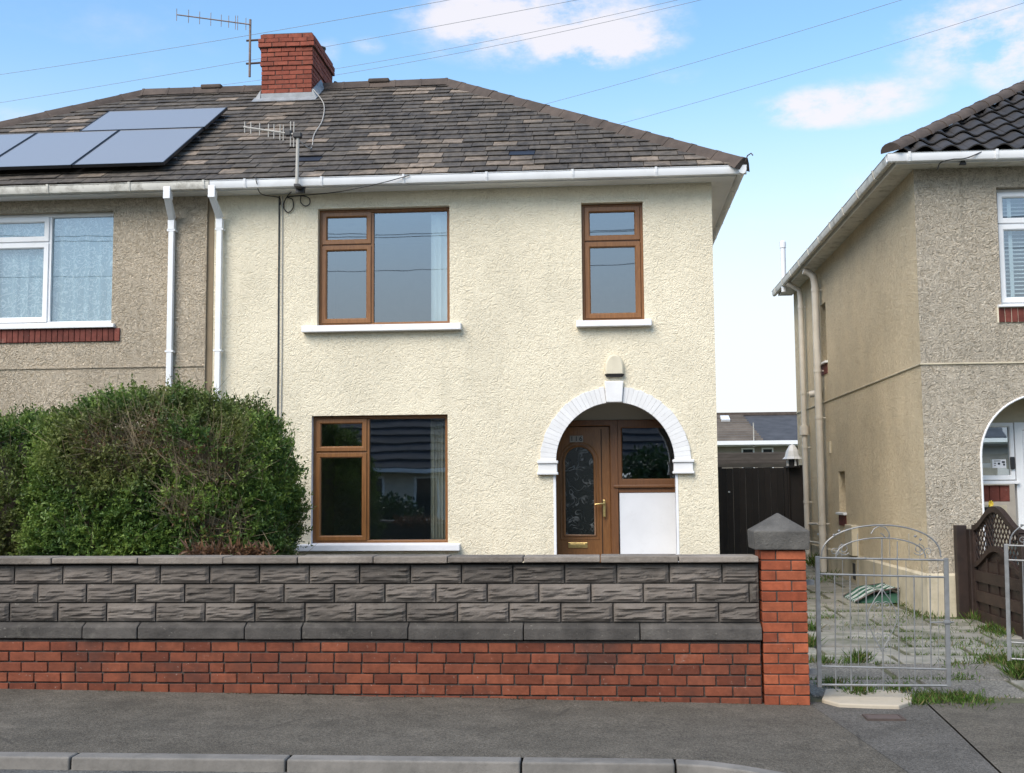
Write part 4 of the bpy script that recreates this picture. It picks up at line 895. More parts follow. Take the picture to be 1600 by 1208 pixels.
def q(px, py): return PY(px, py, YR+PR)
gx1 = q(1574, 700).x; wz0, wz1 = 1.665, 2.36
w = window(rh, QF, (xa, q(1584, 700).x, wz0, wz1), [(0, 1, 0, 1, 0)], 'white_plastic', -.02, .055, .05, label='narrow porch side window with a white notice')
sill(w, QF, xa, q(1590, 750).x, 1.612, wz0-.002, .08, .05, 'white_plastic')
x = xa
while x < q(1580, 760).x-.05: laybrick(rh, (x+.06, YR+PR+.0, 1.50), .115, .05, .20, 'soldier_brick', j=.4); x += .122
pxl = q(1585, 700).x
ring(MB(), QF, (pxl, xb, .15, 2.36), (pxl+.1, xb-.02, .15, 2.27), -.03, .05, .01).build('door_frame', 'white_plastic', rh)
m = MB(); m.box(pxl+.104, xb-.03, -.005, .04, .16, 2.265, QF); m.build('front_door', 'white_plastic', rh, .006)
m = MB(); m.box(pxl+.2, pxl+.65, -.012, .0, 1.35, 2.1, QF); m.build('door_panel', 'white_plastic', rh, .008)
s0, s1 = PY(1551, 718, YR+PR-.03), PY(1573, 731, YR+PR-.03)
m = MB(); m.box(s0.x, s1.x, -.012, -.006, s1.z, s0.z, QF); st = m.build('notice', 'white_paint', rh)
m = MB(); W_, H_ = s1.x-s0.x, s0.z-s1.z
for (u0, u1, v0, v1) in ((.12, .6, .78, .86), (.12, .28, .5, .6), (.40, .56, .38, .62), (.7, .92, .58, .8), (.78, .92, .28, .5), (.12, .24, .25, .33)): m.box(s0.x+W_*u0, s0.x+W_*u1, -.015, -.011, s1.z+H_*v0, s1.z+H_*v1, QF)
m.build('notice_print', 'black_plastic', st)
b0_, b1_ = PY(1578, 714, YR+PR-.04), PY(1586, 733, YR+PR-.04); m = MB(); m.box(b0_.x, b1_.x, -.055, -.03, b1_.z, b0_.z, QF); m.build('doorbell', 'black_plastic', rh, .008)
# eaves and roof of the right house
REX, REY, REZ = XL-.36, YR-.36, 5.50
m = MB(); m.box(XL-.27, 10, YR-.27, YR-.25, 5.40, 5.53); m.box(XL-.27, XL-.25, YR-.249, YB+.2, 5.40, 5.53); m.build('fascia', 'white_plastic', rh)
m = MB(); m.box(XL-.25, 10, YR-.25, YR, 5.405, 5.415); m.box(XL-.25, XL, YR+.001, YB+.2, 5.405, 5.415); m.build('soffit', 'old_white_plastic', rh)
prof = [(0, 0), (-.012, -.05), (-.04, -.088), (-.075, -.1), (-.1, -.09), (-.115, -.05), (-.116, -.004), (-.124, .004), (-.108, .004), (-.105, -.045), (-.09, -.08), (-.04, -.078), (-.012, -.004)]
g = MB(); g.sweep(prof, (XL-.39, YR-.268, 5.502), (10, YR-.268, 5.502), Vector((0, 1, 0)), Vector((0, 0, 1))); gf = g.build('gutter', 'white_plastic', rh, smooth=True)
g = MB(); g.sweep(prof, (XL-.268, YR-.36, 5.500), (XL-.268, YB+.25, 5.500), Vector((1, 0, 0)), Vector((0, 0, 1))); gs = g.build('gutter', 'old_white_plastic', rh, smooth=True)
cp = [(0, .012), (-.012, -.058), (-.04, -.096), (-.08, -.108), (-.108, -.096), (-.124, -.05), (-.132, .014)]
for xx in (3.6, 4.6, 5.6): m = MB(); m.sweep(cp, (xx, YR-.268, 5.502), (xx+.03, YR-.268, 5.502), Vector((0, 1, 0)), Vector((0, 0, 1))); m.build('gutter_bracket', 'white_plastic', gf)
yq = 14.6
while yq < YB: m = MB(); m.sweep(cp, (XL-.268, yq, 5.500), (XL-.268, yq+.035, 5.500), Vector((1, 0, 0)), Vector((0, 0, 1))); m.build('gutter_bracket', 'old_white_plastic', gs); yq += .95
RR, RSL = 4.9, .63; TH2 = math.atan(RSL); N2 = Vector((0, -sin(TH2), cos(TH2)))
def rp(x, h, n=0): return Vector((x, REY+h, REZ+RSL*h))+N2*n
m = MB(); m.poly([rp(REX, 0), rp(12, 0), rp(12, RR), rp(REX+RR, RR)]); m.poly([(REX, REY, REZ), (REX+RR, REY+RR, REZ+RSL*RR), (REX, REY+2*RR, REZ)]); rr = m.build('roof', 'pantile', rh)
TWD, TG = .30, .30*cos(TH2)
m = MB(); NS = 10
for jz, (v, n0) in enumerate(((0, .05), (TG*1.18/cos(TH2), .012))):
    for lay in (0, 1):
        for i in range(NS+1): u = i/NS; m.v.append(Vector((u*TWD*1.02, v, n0-lay*.016+.032*(sin(u*2*pi-.5)))))
for i in range(NS):
    a = i; K = NS+1
    m.f += [(a, a+1, 2*K+a+1, 2*K+a), (K+a, 3*K+a, 3*K+a+1, K+a+1), (a, K+a, K+a+1, a+1)]
tile = m.mesh('roof_tile', 'pantile', smooth=True)
Rm = Matrix((Vector((1, 0, 0)), Vector((0, cos(TH2), sin(TH2))), N2)).transposed()
for r in range(11):
    h = r*TG; xx = REX+h+.02+((TWD*.0) if r % 2 else 0); xx = REX+math.ceil((h+.03)/TWD)*TWD-TWD
    while xx < 7.4:
        lim = lambda v: REX+h+v*cos(TH2)+.03
        if xx >= lim(TG*1.18/cos(TH2)): put('roof_tile', tile, rr, rp(xx, h, .012+jit(.003)), Rm)
        elif xx+TWD > lim(0)+.03:
            me = tile.copy(); hi = xx+TWD*1.02
            for v in me.vertices: v.co.x = max(v.co.x, min(lim(v.co.y), hi-.002)-xx)
            put('roof_tile', me, rr, rp(xx, h, .012), Rm)
        xx += TWD
ridge_run(rr, (REX-.0, REY-.02, REZ+.055), (REX+RR, REY+RR, REZ+RSL*RR+.06), .40, 'ridge', .125, 'round', 'hip_tile')
cable('gutter_cable', [pf(1465, 265, YR-.27), pf(1470, 254, YR-.30), pf(1488, 249, YR-.40), pf(1510, 247, YR-.41), pf(1540, 235, YR-.36), pf(1570, 226, YR-.2)], .007, 'cable_black', 'thin black cable trailing over the right house gutter')
m = MB(); p = pf(1504, 253, YR-.28); m.hexa([p+Vector(v) for v in ((-.04, -.02, -.035), (.04, -.02, -.035), (.04, .02, -.035), (-.04, .02, -.035), (-.01, -.02, .03), (.012, -.02, .03), (.012, .02, .03), (-.01, .02, .03))]); m.build('cable_cleat', 'black_plastic', rh)
# side pipes of the right house
def pipe(pts, r, name, clips=()):
    m = MB(); m.tube(pts, r, 12); p = m.build(name, 'cream_pipe', rh, smooth=True)
    for zz in clips:
        x, y = pts[-1][0], pts[-1][1]; m = MB(); m.lathe([(r+.008, zz), (r+.008, zz+.05)], (x, y, 0), 12); m.box(x, XL, y-.012, y+.012, zz+.015, zz+.035); m.build('pipe_clip', 'cream_pipe', p, smooth=True)
pipe([(XL-.30, 20.35, 5.32), (XL-.22, 20.35, 5.30), (XL-.14, 20.3, 5.22), (XL-.115, 20.3, 5.08), (XL-.115, 20.3, 1), (XL-.115, 20.3, .12)], .062, 'soil_pipe', (4.95, 3.55, 2.75, .95))
pipe([(XL-.33, 21.9, 5.38), (XL-.12, 21.9, 5.25), (XL-.1, 21.9, 5.1), (XL-.1, 21.9, .1)], .05, 'downpipe', (4.9, 3.3, 2.3, 1.3))
m = MB(); m.lathe([(.085, 2.55), (.085, 2.72), (.06, 2.72)], (XL-.1, 21.9, 0), 12); m.build('pipe_hopper', 'cream_pipe', rh, smooth=True)
m = MB(); m.tube([(XL-.02, 20.55, 3.22), (XL-.2, 20.62, 3.2)], .06, 10); m.build('boiler_flue', 'cream_pipe', rh, smooth=True)
m = MB(); m.tube([(XL-.32, 22.4, 5.3), (XL-.32, 22.4, 6.2)], .05, 10); m.lathe([(.062, 6.15), (.062, 6.26), (.03, 6.29)], (XL-.32, 22.4, 0), 10); m.build('vent_pipe', 'white_plastic', rh, smooth=True)
m = MB(); m.tube([(XL-.02, 21.0, .95), (XL-.06, 21.0, .95), (XL-.06, 22.2, .92)], .022, 8); m.tube([(XL-.06, 20.9, .62), (XL-.06, 22.2, .6)], .02, 8); m.build('waste_pipe', 'cream_pipe', rh, smooth=True)
# ================================================================== BETWEEN AND BEHIND THE HOUSES
fence = thing('back_fence', 'tall black stained board fence closing the passage between the houses', 'fence', (2.6, 22.6, .2))
x = 1.35; i = 0
while x < 3.70:
    w = .118; m = MB(); m.box(x+.002, x+w-.002, 22.6+(.0 if i % 2 else .014), 22.64, .15, 1.965+jit(.012)); m.build('board', 'black_wood', fence); x += w; i += 1
m = MB(); m.box(2.10, 2.2, 22.54, 22.6, .15, 1.99); m.build('post', 'black_wood', fence); m = MB(); m.box(3.36, 3.43, 22.55, 22.6, .15, 1.98); m.build('post', 'black_wood', fence)
m = MB(); m.box(3.4, 3.72, 22.56, 22.59, .15, 2.01); m.build('side_board', 'black_wood', fence)
m = MB(); m.lathe([(.018, 1.50), (.018, 1.53)], (2.33, 22.58, 0), 8); m.build('knob', 'white_plastic', fence)
ln = thing('garden_lantern', 'pointed white and black lantern standing at the top of the black fence', 'lantern', (3.52, 22.50, .3))
m = MB(); m.tube([(3.44, 22.5, .3), (3.44, 22.5, 2.02)], .022, 8); m.build('post', 'black_wood', ln)
lx = 3.52; m = MB(); m.lathe([(.13, 2.12), (.19, 2.125), (.145, 2.17), (.115, 2.28), (.055, 2.38), (.0, 2.41)], (lx, 22.5, 0), 8); m.build('hood', 'lantern_white', ln)
m = MB(); m.lathe([(.10, 2.0), (.095, 2.12)], (lx, 22.5, 0), 8); m.build('glass_body', 'black_plastic', ln)
for a in (0, 90, 180, 270): m = MB(); x_, y_ = lx+.105*cos(radians(a+20)), 22.5+.105*sin(radians(a+20)); m.hexa([(x_-.02, y_-.012, 1.99), (x_+.02, y_-.012, 1.99), (x_+.02, y_+.012, 1.99), (x_-.02, y_+.012, 1.99), (x_-.016, y_-.01, 2.125), (x_+.016, y_-.01, 2.125), (x_+.016, y_+.01, 2.125), (x_-.016, y_+.01, 2.125)]); m.build('strut', 'lantern_white', ln)
m = MB(); m.lathe([(.135, 1.965), (.135, 1.995)], (lx, 22.5, 0), 8); m.build('base', 'black_plastic', ln)
simple('sheet_roof', (.17, .15, .132), .85, .2, 4, rnd=.2)
# outbuilding with ribbed sheet roof
ob = thing('outbuilding', 'low outbuilding with grey ribbed sheet roof just above the black fence', 'outbuilding', (3.6, 28.4, 0))
m = MB(); m.box(1.2, 8, 27.75, 30.4, -.2, 2.05); m.build('wall', 'bungalow_wall', ob)
z0, z1, y0, y1 = 2.06, 2.45, 27.6, 30.4
for i in range(9):
    f0, f1 = i/9, (i+1)/9; ya, yb = y0+(y1-y0)*f0, y0+(y1-y0)*f1; za, zb = z0+(z1-z0)*f0, z0+(z1-z0)*f1
    m = MB(); m.hexa([(1.0, ya, za), (8.2, ya, za), (8.2, yb, zb-.03), (1.0, yb, zb-.03), (1.0, ya-.05, za+.075), (8.2, ya-.05, za+.075), (8.2, yb+.03, zb+.004), (1.0, yb+.03, zb+.004)]); m.build('roof_sheet', 'sheet_roof', ob)
# bungalow
bg_ = thing('bungalow', 'grey roofed bungalow seen through the gap between the houses', 'bungalow', (6, 40, 0))
m = MB(); m.box(-2, 14, 40, 48, -.2, 3.1); m.build('wall', 'bungalow_wall', bg_)
bpn = Vector((0, -.35, 1)).normalized()
ry, rz_ = 43.4, 4.25
split = lambda f: 5.2-.2*f
m = MB(); m.poly([(-2.4, 39.6, 3.14), (14.4, 39.6, 3.14), (14.4, ry, rz_), (-2.4, ry, rz_)]); m.poly([(-2.4, 48.4, 3.14), (14.4, 48.4, 3.14), (14.4, ry, rz_), (-2.4, ry, rz_)]); rb = m.build('roof', 'far_slate', bg_)
for i in range(11):
    f0, f1 = i/11, (i+1)/11; ya, yb = 39.55+(ry-39.55)*f0, 39.55+(ry-39.55)*f1; za, zb = 3.15+(rz_-3.15)*f0, 3.15+(rz_-3.15)*f1
    xs_ = 5.12+(.0-.0)*f0+(1-f0)*.12-.12*f0+.0
    m = MB(); m.hexa([(-2.4, ya, za), (xs_, ya, za), (xs_-.02, yb, zb-.01), (-2.4, yb, zb-.01), (-2.4, ya, za+.085), (xs_, ya, za+.085), (xs_-.02, yb+.05, zb+.02), (-2.4, yb+.05, zb+.02)]); m.build('tile_course', 'brown_tile' if False else 'bungalow_tile' if 'bungalow_tile' in MATS else simple('bungalow_tile', (.135, .115, .098), .85, .2, 3, rnd=.15).name, rb)
m = MB(); m.box(-2.4, 14.4, ry-.12, ry+.12, rz_-.02, rz_+.09); m.build('ridge_line', 'ridge', rb)
m = MB(); m.box(-2.4, 14.4, 39.42, 39.56, 3.02, 3.15); m.build('gutter', 'white_plastic', bg_); m = MB(); m.box(-2.4, 14.4, 39.57, 40, 2.98, 3.02); m.build('soffit', 'white_plastic', bg_)
for xa_, xb_ in ((4.57, 5.0), (5.24, 5.63)):
    ring(MB(), lambda u, d, z: Vector((u, 39.98+d, z)), (xa_, xb_, 2.1, 2.93), (xa_+.05, xb_-.05, 2.15, 2.88), -.02, .05, .004).build('window', 'white_plastic', bg_)
    m = MB(); m.box(xa_+.04, xb_-.04, 39.985, 39.99, 2.14, 2.9); m.build('pane', 'glass_dark', bg_)
m = MB(); m.box(4.0, 4.27, 42.25, 42.75, 3.93, 4.12); 
rlw = MB().hexa([(4.15, 42.2, 3.93), (4.45, 42.2, 3.93), (4.45, 42.75, 4.11), (4.15, 42.75, 4.11), (4.15, 42.15, 4.02), (4.45, 42.15, 4.02), (4.45, 42.7, 4.2), (4.15, 42.7, 4.2)]).build('roof_light', 'white_plastic', rb)
m = MB(); m.tube([(4.93, 39.5, 2.95), (4.93, 39.5, 3.75)], .02, 6); m.build('flue_pole', 'cable_grey', bg_)
# hill far away
m = MB(); n = 60; hv = []
for i in range(n+1):
    x = -500+1400*i/n; hz_ = 8+34*math.exp(-((x-330)/170)**2)+8*mnoise.noise(Vector((x*.01, 0, 0)))+18*math.exp(-((x+350)/120)**2)
    m.v += [Vector((x, 900, -3)), Vector((x, 1000, hz_*1.0)), Vector((x, 1300, -3))]
for i in range(n):
    a = i*3; m.f += [(a, a+3, a+4, a+1), (a+1, a+4, a+5, a+2)]
struct(m.build('hill', 'hill_mat', None, smooth=True))
# ================================================================== GATES
def gate_at(label, px0=1279, px1=1481):
    Yg = 9.06; q = lambda x, y: PY(x, y, Yg)
    t = thing('iron_gate', label, 'gate', (q(1279, 1072).x, Yg, .03), 'galvanised garden gates')
    def bar(name, pts, r, n=6): m = MB(); m.tube([q(x, y) for x, y in pts], r*.74, n); return m.build(name, 'galvanised', t, smooth=True)
    def flat(name, a, b, w):
        A, B = q(*a), q(*b); d = (B-A).normalized(); s = d.cross(Vector((0, 1, 0))).normalized(); m = MB(); m.sweep([(-w, -.012), (w, -.012), (w, .012), (-w, .012)], A, B, s, Vector((0, 1, 0))); return m.build(name, 'galvanised', t, .003)
    flat('stile', (1277, 869), (1280.5, 1074), .0165); flat('stile', (1478, 872), (1482.5, 1073), .0165)
    bar('rail', [(1274, 871.5), (1481, 875.5)], .011); bar('rail', [(1279, 897), (1479, 902)], .011); bar('rail', [(1281, 1041), (1481, 1046)], .0105); bar('rail', [(1281, 1070), (1482, 1071.5)], .0125)
    def arc(x0, x1, yb, yt, n=22):
        c = (x0+x1)/2; hw_ = (x1-x0)/2; return [(c-hw_*cos(pi*i/n), yb-(yb-yt)*sin(pi*i/n)**.85) for i in range(n+1)]
    bar('arch_bar', arc(1283, 1470, 871, 820.5), .0085); bar('arch_bar', arc(1306, 1446, 872, 840.5), .0075)
    xs_ = [1304, 1328, 1353, 1378, 1403, 1428, 1453]
    for x in xs_: bar('bar', [(x, 898.5), (x+1.2, 1000), (x+2.2, 1080 if abs(x-1453) > 1 else 1071)], .0068 if x != 1378 else .0072)
    bar('bar', [(1378, 840.5), (1378, 898)], .0065); bar('bar', [(1402, 846), (1402.5, 900)], .0055)
    for i, x in enumerate(xs_[:-1]+[1453]): bar('thin_bar', [(x+12.5, 873.5), (x+13.5, 1043)], .0028, 5)
    for x in (1315, 1340, 1390, 1420, 1437): bar('thin_bar', [(x, 834 if 1335 < x < 1425 else 848), (x+.5, 873)], .0028, 5)
    def spiral(cx_, cy_, r, turns, s=1, a0=0): return [(cx_+s*r*(1-.75*i/26)*cos(a0+turns*2*pi*i/26), cy_+r*(1-.75*i/26)*sin(a0+turns*2*pi*i/26)) for i in range(27)]
    bar('scroll', [(1361, 834), (1366, 826), (1374, 822), (1383, 824), (1389, 832), (1389, 839), (1384, 841), (1380, 836), (1376, 833)], .0058)
    for s, cx_ in ((1, 1318), (-1, 1436)): bar('scroll', spiral(cx_, 858, 10, 1.6, s, .6), .0042); bar('scroll', spiral(cx_-s*14, 862, 7, 1.4, -s, 2), .0036)
    bar('scroll', [(1378, 920), (1366, 938), (1357, 955), (1355, 972), (1364, 992), (1378, 1018)], .0055); bar('scroll', [(1378, 920), (1391, 938), (1400, 955), (1401, 972), (1392, 992), (1378, 1018)], .0055)
    for s in (-1, 1):
        bar('scroll', spiral(1378+s*7, 946, 7, 1.5, s, 2.6), .0040); bar('scroll', spiral(1378+s*7, 997, 7.5, 1.5, s, -2.6), .0040); bar('scroll', spiral(1378+s*6, 1012, 6, 1.3, s, 1.2), .0036)
    bar('latch', [(1453, 972.5), (1491, 972)], .007); m = MB(); c_ = q(1478, 972); m.box(c_.x-.016, c_.x+.03, Yg-.02, Yg+.012, c_.z-.012, c_.z+.012); m.build('latch_plate', 'galvanised', t, .004)
    for x, y in ((1311, 829.5), (1303, 836), (1430, 838), (1438, 843), (1352, 872.5), (1378, 873), (1401, 873.5)):
        m = MB(); c_ = q(x, y); m.lathe([(.0, -.011), (.009, -.006), (.011, 0), (.009, .006), (.0, .011)], c_, 8); m.build('rivet', 'galvanised', t, smooth=True)
    return t
g1 = gate_at('arched galvanised iron gate closed beside the brick pier')
def copy_tree(o, parent=None):
    c = o.copy(); col.objects.link(c); c.parent = parent
    for chd in list(o.children): copy_tree(chd, c)
    return c
g2 = copy_tree(g1); g2['label'] = 'galvanised iron gate half out of frame by the brown fence'; g2.location = (3.335, 10.25, .06); g2.rotation_euler = (0, 0, radians(-24))
for chd in g2.children: pass
# hinge pins on the pier
for z_ in (.86, .20): m = MB(); m.box(1.473, 1.55, 9.04, 9.08, z_, z_+.037); m.build('hinge', 'galvanised', pier)
# ================================================================== BROWN FENCE PANEL
XFn = 4.19
fp_ = thing('fence_panel', 'dark brown fence panel with arched lattice top beside the right house', 'fence', (XFn, 13.2, .05))
FN = lambda u, d, z: Vector((XFn+d, u, z))
y_0, y_1 = 12.32, 13.86
def sc(u): return (u-y_0)/(y_1-y_0)
def ztop(u): return 1.115+.225*(.5-.5*cos(2*pi*sc(u)))
def zlow(u): return .70+.215*max(0, (.5-.5*cos(2*pi*sc(u))))**.9
m = MB(); m.box(13.88, 13.99, -.05, .06, .0, 1.10, FN); m.build('post', 'brown_wood', fp_, .006)
m = MB(); m.box(14.0, 14.12, -.16, -.04, .0, 1.14, FN); m.build('post', 'brown_wood', fp_, .006)
m = MB(); m.box(12.2, 12.30, -.05, .06, .0, 1.10, FN); m.build('post', 'brown_wood', fp_, .006)
def rail(zf, name, w=.032, dd=(-.03, .03)):
    m = MB(); N = 30; us = [y_0+(y_1-y_0)*i/N for i in range(N+1)]
    for a, b in zip(us, us[1:]): m.hexa([FN(a, dd[0], zf(a)-w), FN(b, dd[0], zf(b)-w), FN(b, dd[1], zf(b)-w), FN(a, dd[1], zf(a)-w), FN(a, dd[0], zf(a)+w), FN(b, dd[0], zf(b)+w), FN(b, dd[1], zf(b)+w), FN(a, dd[1], zf(a)+w)])
    m.build(name, 'brown_wood', fp_)
rail(ztop, 'top_rail'); rail(zlow, 'lattice_rail', .03)
for u in (y_0, y_1-.04): m = MB(); m.box(u, u+.04, -.028, .028, .08, 1.11, FN); m.build('side_rail', 'brown_wood', fp_)
for sgn in (1, -1):
    c = y_0-.8
    while c < y_1+.8:
        seg = []
        for i in range(121):
            z = .65+.75*i/120; u = c+sgn*(z-.65)*1.0
            if y_0+.02 < u < y_1-.02 and zlow(u) < z < ztop(u): seg.append((u, z))
        if len(seg) > 4:
            (ua, za), (ub, zb) = seg[0], seg[-1]; d = Vector((0, ub-ua, zb-za)).normalized(); s = d.cross(Vector((1, 0, 0)))
            o_ = -.007 if sgn > 0 else .001; m = MB(); m.sweep([(-.011, o_), (.011, o_), (.011, o_+.006), (-.011, o_+.006)], FN(ua, 0, za), FN(ub, 0, zb), s, Vector((1, 0, 0))); m.build('lattice_slat', 'brown_wood', fp_)
        c += .105
zz = .07; i = 0
while zz < .72:
    d0 = -.024 if i % 2 == 0 else .006; m = MB(); m.box(y_0+.042, y_1-.042, d0, d0+.014, zz, zz+.125, FN); m.build('board', 'brown_wood', fp_, .003); zz += .112; i += 1
for u in (12.75, 13.1, 13.45): m = MB(); m.box(u-.02, u+.02, -.008, .004, .07, .8, FN); m.build('batten', 'brown_wood', fp_)
m = MB(); m.box(y_0+.042, y_1-.042, .006, .018, .74, .86, FN)
u_ = [y_0+.2+(y_1-y_0-.4)*i/12 for i in range(13)]; m = MB()
for a, b in zip(u_, u_[1:]): m.hexa([FN(a, .022, .68), FN(b, .022, .68), FN(b, .034, .68), FN(a, .034, .68), FN(a, .022, max(.69, zlow(a)-.01)), FN(b, .022, max(.69, zlow(b)-.01)), FN(b, .034, max(.69, zlow(b)-.01)), FN(a, .034, max(.69, zlow(a)-.01))])
m.build('board', 'brown_wood', fp_)
# plant with yellow flower behind the fence
pf0 = PY(1543, 795, 14.42)
t = thing('flower_pot', 'black pot with a yellow flower showing above the brown fence', 'flower pot', (pf0.x, 14.42, .14))
m = MB(); m.lathe([(.05, .14), (.06, 1.15), (.085, 1.2), (.085, 1.33), (.07, 1.34)], (pf0.x, 14.42, 0), 12); m.build('pot', 'black_plastic', t, smooth=True)
fx, fz = PY(1547, 787, 14.40).x, PY(1547, 787, 14.40).z
m = MB()
for i in range(9):
    a = 2*pi*i/9; m.poly([(fx, 14.38, fz), (fx+.026*cos(a-.3), 14.365, fz+.03*sin(a-.3)), (fx+.036*cos(a), 14.37, fz+.042*sin(a)), (fx+.026*cos(a+.3), 14.365, fz+.03*sin(a+.3))])
m.build('flower', 'yellow', t); m = MB(); m.tube([(fx, 14.39, fz), (pf0.x, 14.42, 1.3)], .01, 5); m.build('stem', 'green_cloth', t)
# folded striped deckchair on the drive
t = thing('folded_deckchair', 'folded green and white striped deckchair lying on the drive by the wall', 'deckchair', (3.45, 15.9, dz(15.9)))
zg = dz(15.9)
nst = 13
for i in range(nst):
    y0_ = 15.45+.75*i/nst; y1_ = 15.45+.75*(i+1)/nst-.004; b_ = .015*sin(i*1.7); prof = [(3.16, .02), (3.22, .05+b_*.5), (3.34, .13+b_), (3.44, .17), (3.56, .15+b_), (3.66, .20), (3.71, .16)]
    m = MB()
    for (xa_, za_), (xb_, zb_) in zip(prof, prof[1:]): m.hexa([(xa_, y0_, zg+za_-.02), (xb_, y0_, zg+zb_-.02), (xb_, y1_, zg+zb_-.02), (xa_, y1_, zg+za_-.02), (xa_, y0_, zg+za_), (xb_, y0_, zg+zb_), (xb_, y1_, zg+zb_), (xa_, y1_, zg+za_)])
    m.build('stripe', 'green_cloth' if i % 2 == 0 else 'white_cloth', t)
m = MB(); m.hexa([(3.2, 15.47, zg), (3.7, 15.47, zg), (3.7, 16.17, zg), (3.2, 16.17, zg), (3.3, 15.5, zg+.09), (3.69, 15.5, zg+.12), (3.69, 16.15, zg+.12), (3.3, 16.15, zg+.09)]); m.build('folded_canvas', 'green_cloth', t)
for y_ in (15.43, 16.22): m = MB(); m.tube([(3.15, y_, zg+.02), (3.4, y_, zg+.15), (3.71, y_, zg+.19)], .012, 6); m.build('frame_bar', 'brown_wood', t)
# ================================================================== HEDGE
def colour_attr(o, cols, per):
    at = o.data.attributes.new('leaf', 'FLOAT_COLOR', 'FACE'); at.data.foreach_set('color', np.repeat(np.c_[cols, np.ones(len(cols))], per, axis=0).astype(np.float32).ravel())
def raw_mesh(name, V, Fq, mat, parent):
    off = np.array(wloc(parent)) if parent else 0; me = bpy.data.meshes.new(name); V = (np.asarray(V)-off)
    me.vertices.add(len(V)); me.vertices.foreach_set('co', V.astype(np.float32).ravel()); k_ = Fq.shape[1]
    me.loops.add(Fq.size); me.loops.foreach_set('vertex_index', Fq.astype(np.int32).ravel()); me.polygons.add(len(Fq)); me.polygons.foreach_set('loop_start', np.arange(0, Fq.size, k_, dtype=np.int32)); me.polygons.foreach_set('loop_total', np.full(len(Fq), k_, dtype=np.int32))
    me.update(calc_edges=True); me.materials.append(MATS[mat]); o = bpy.data.objects.new(name, me); col.objects.link(o); o.parent = parent; return o
def unit(v): return v/np.maximum(np.linalg.norm(v, axis=-1, keepdims=True), 1e-9)
def nz3(p, s, seed=0): return np.array([mnoise.noise(Vector((q[0]*s+seed, q[1]*s, q[2]*s))) for q in p])
def leaves(base, dirs, length, width, cols, name, mat, parent):
    n = len(base); t = unit(dirs); r = unit(np.cross(t, rng.normal(size=(n, 3)))); nn = np.cross(t, r)
    L_ = length[:, None]; W_ = width[:, None]; b = base
    V = np.stack([b, b+t*L_*.5+r*W_+nn*W_*.35, b+t*L_-nn*L_*.12, b+t*L_*.5-r*W_+nn*W_*.35], 1).reshape(-1, 3)
    i = np.arange(n)[:, None]*4; Fq = np.concatenate([i+np.array([[0, 1, 2]]), i+np.array([[0, 2, 3]])], 1).reshape(-1, 3)
    o = raw_mesh(name, V, Fq, mat, parent); colour_attr(o, cols, 2); return o
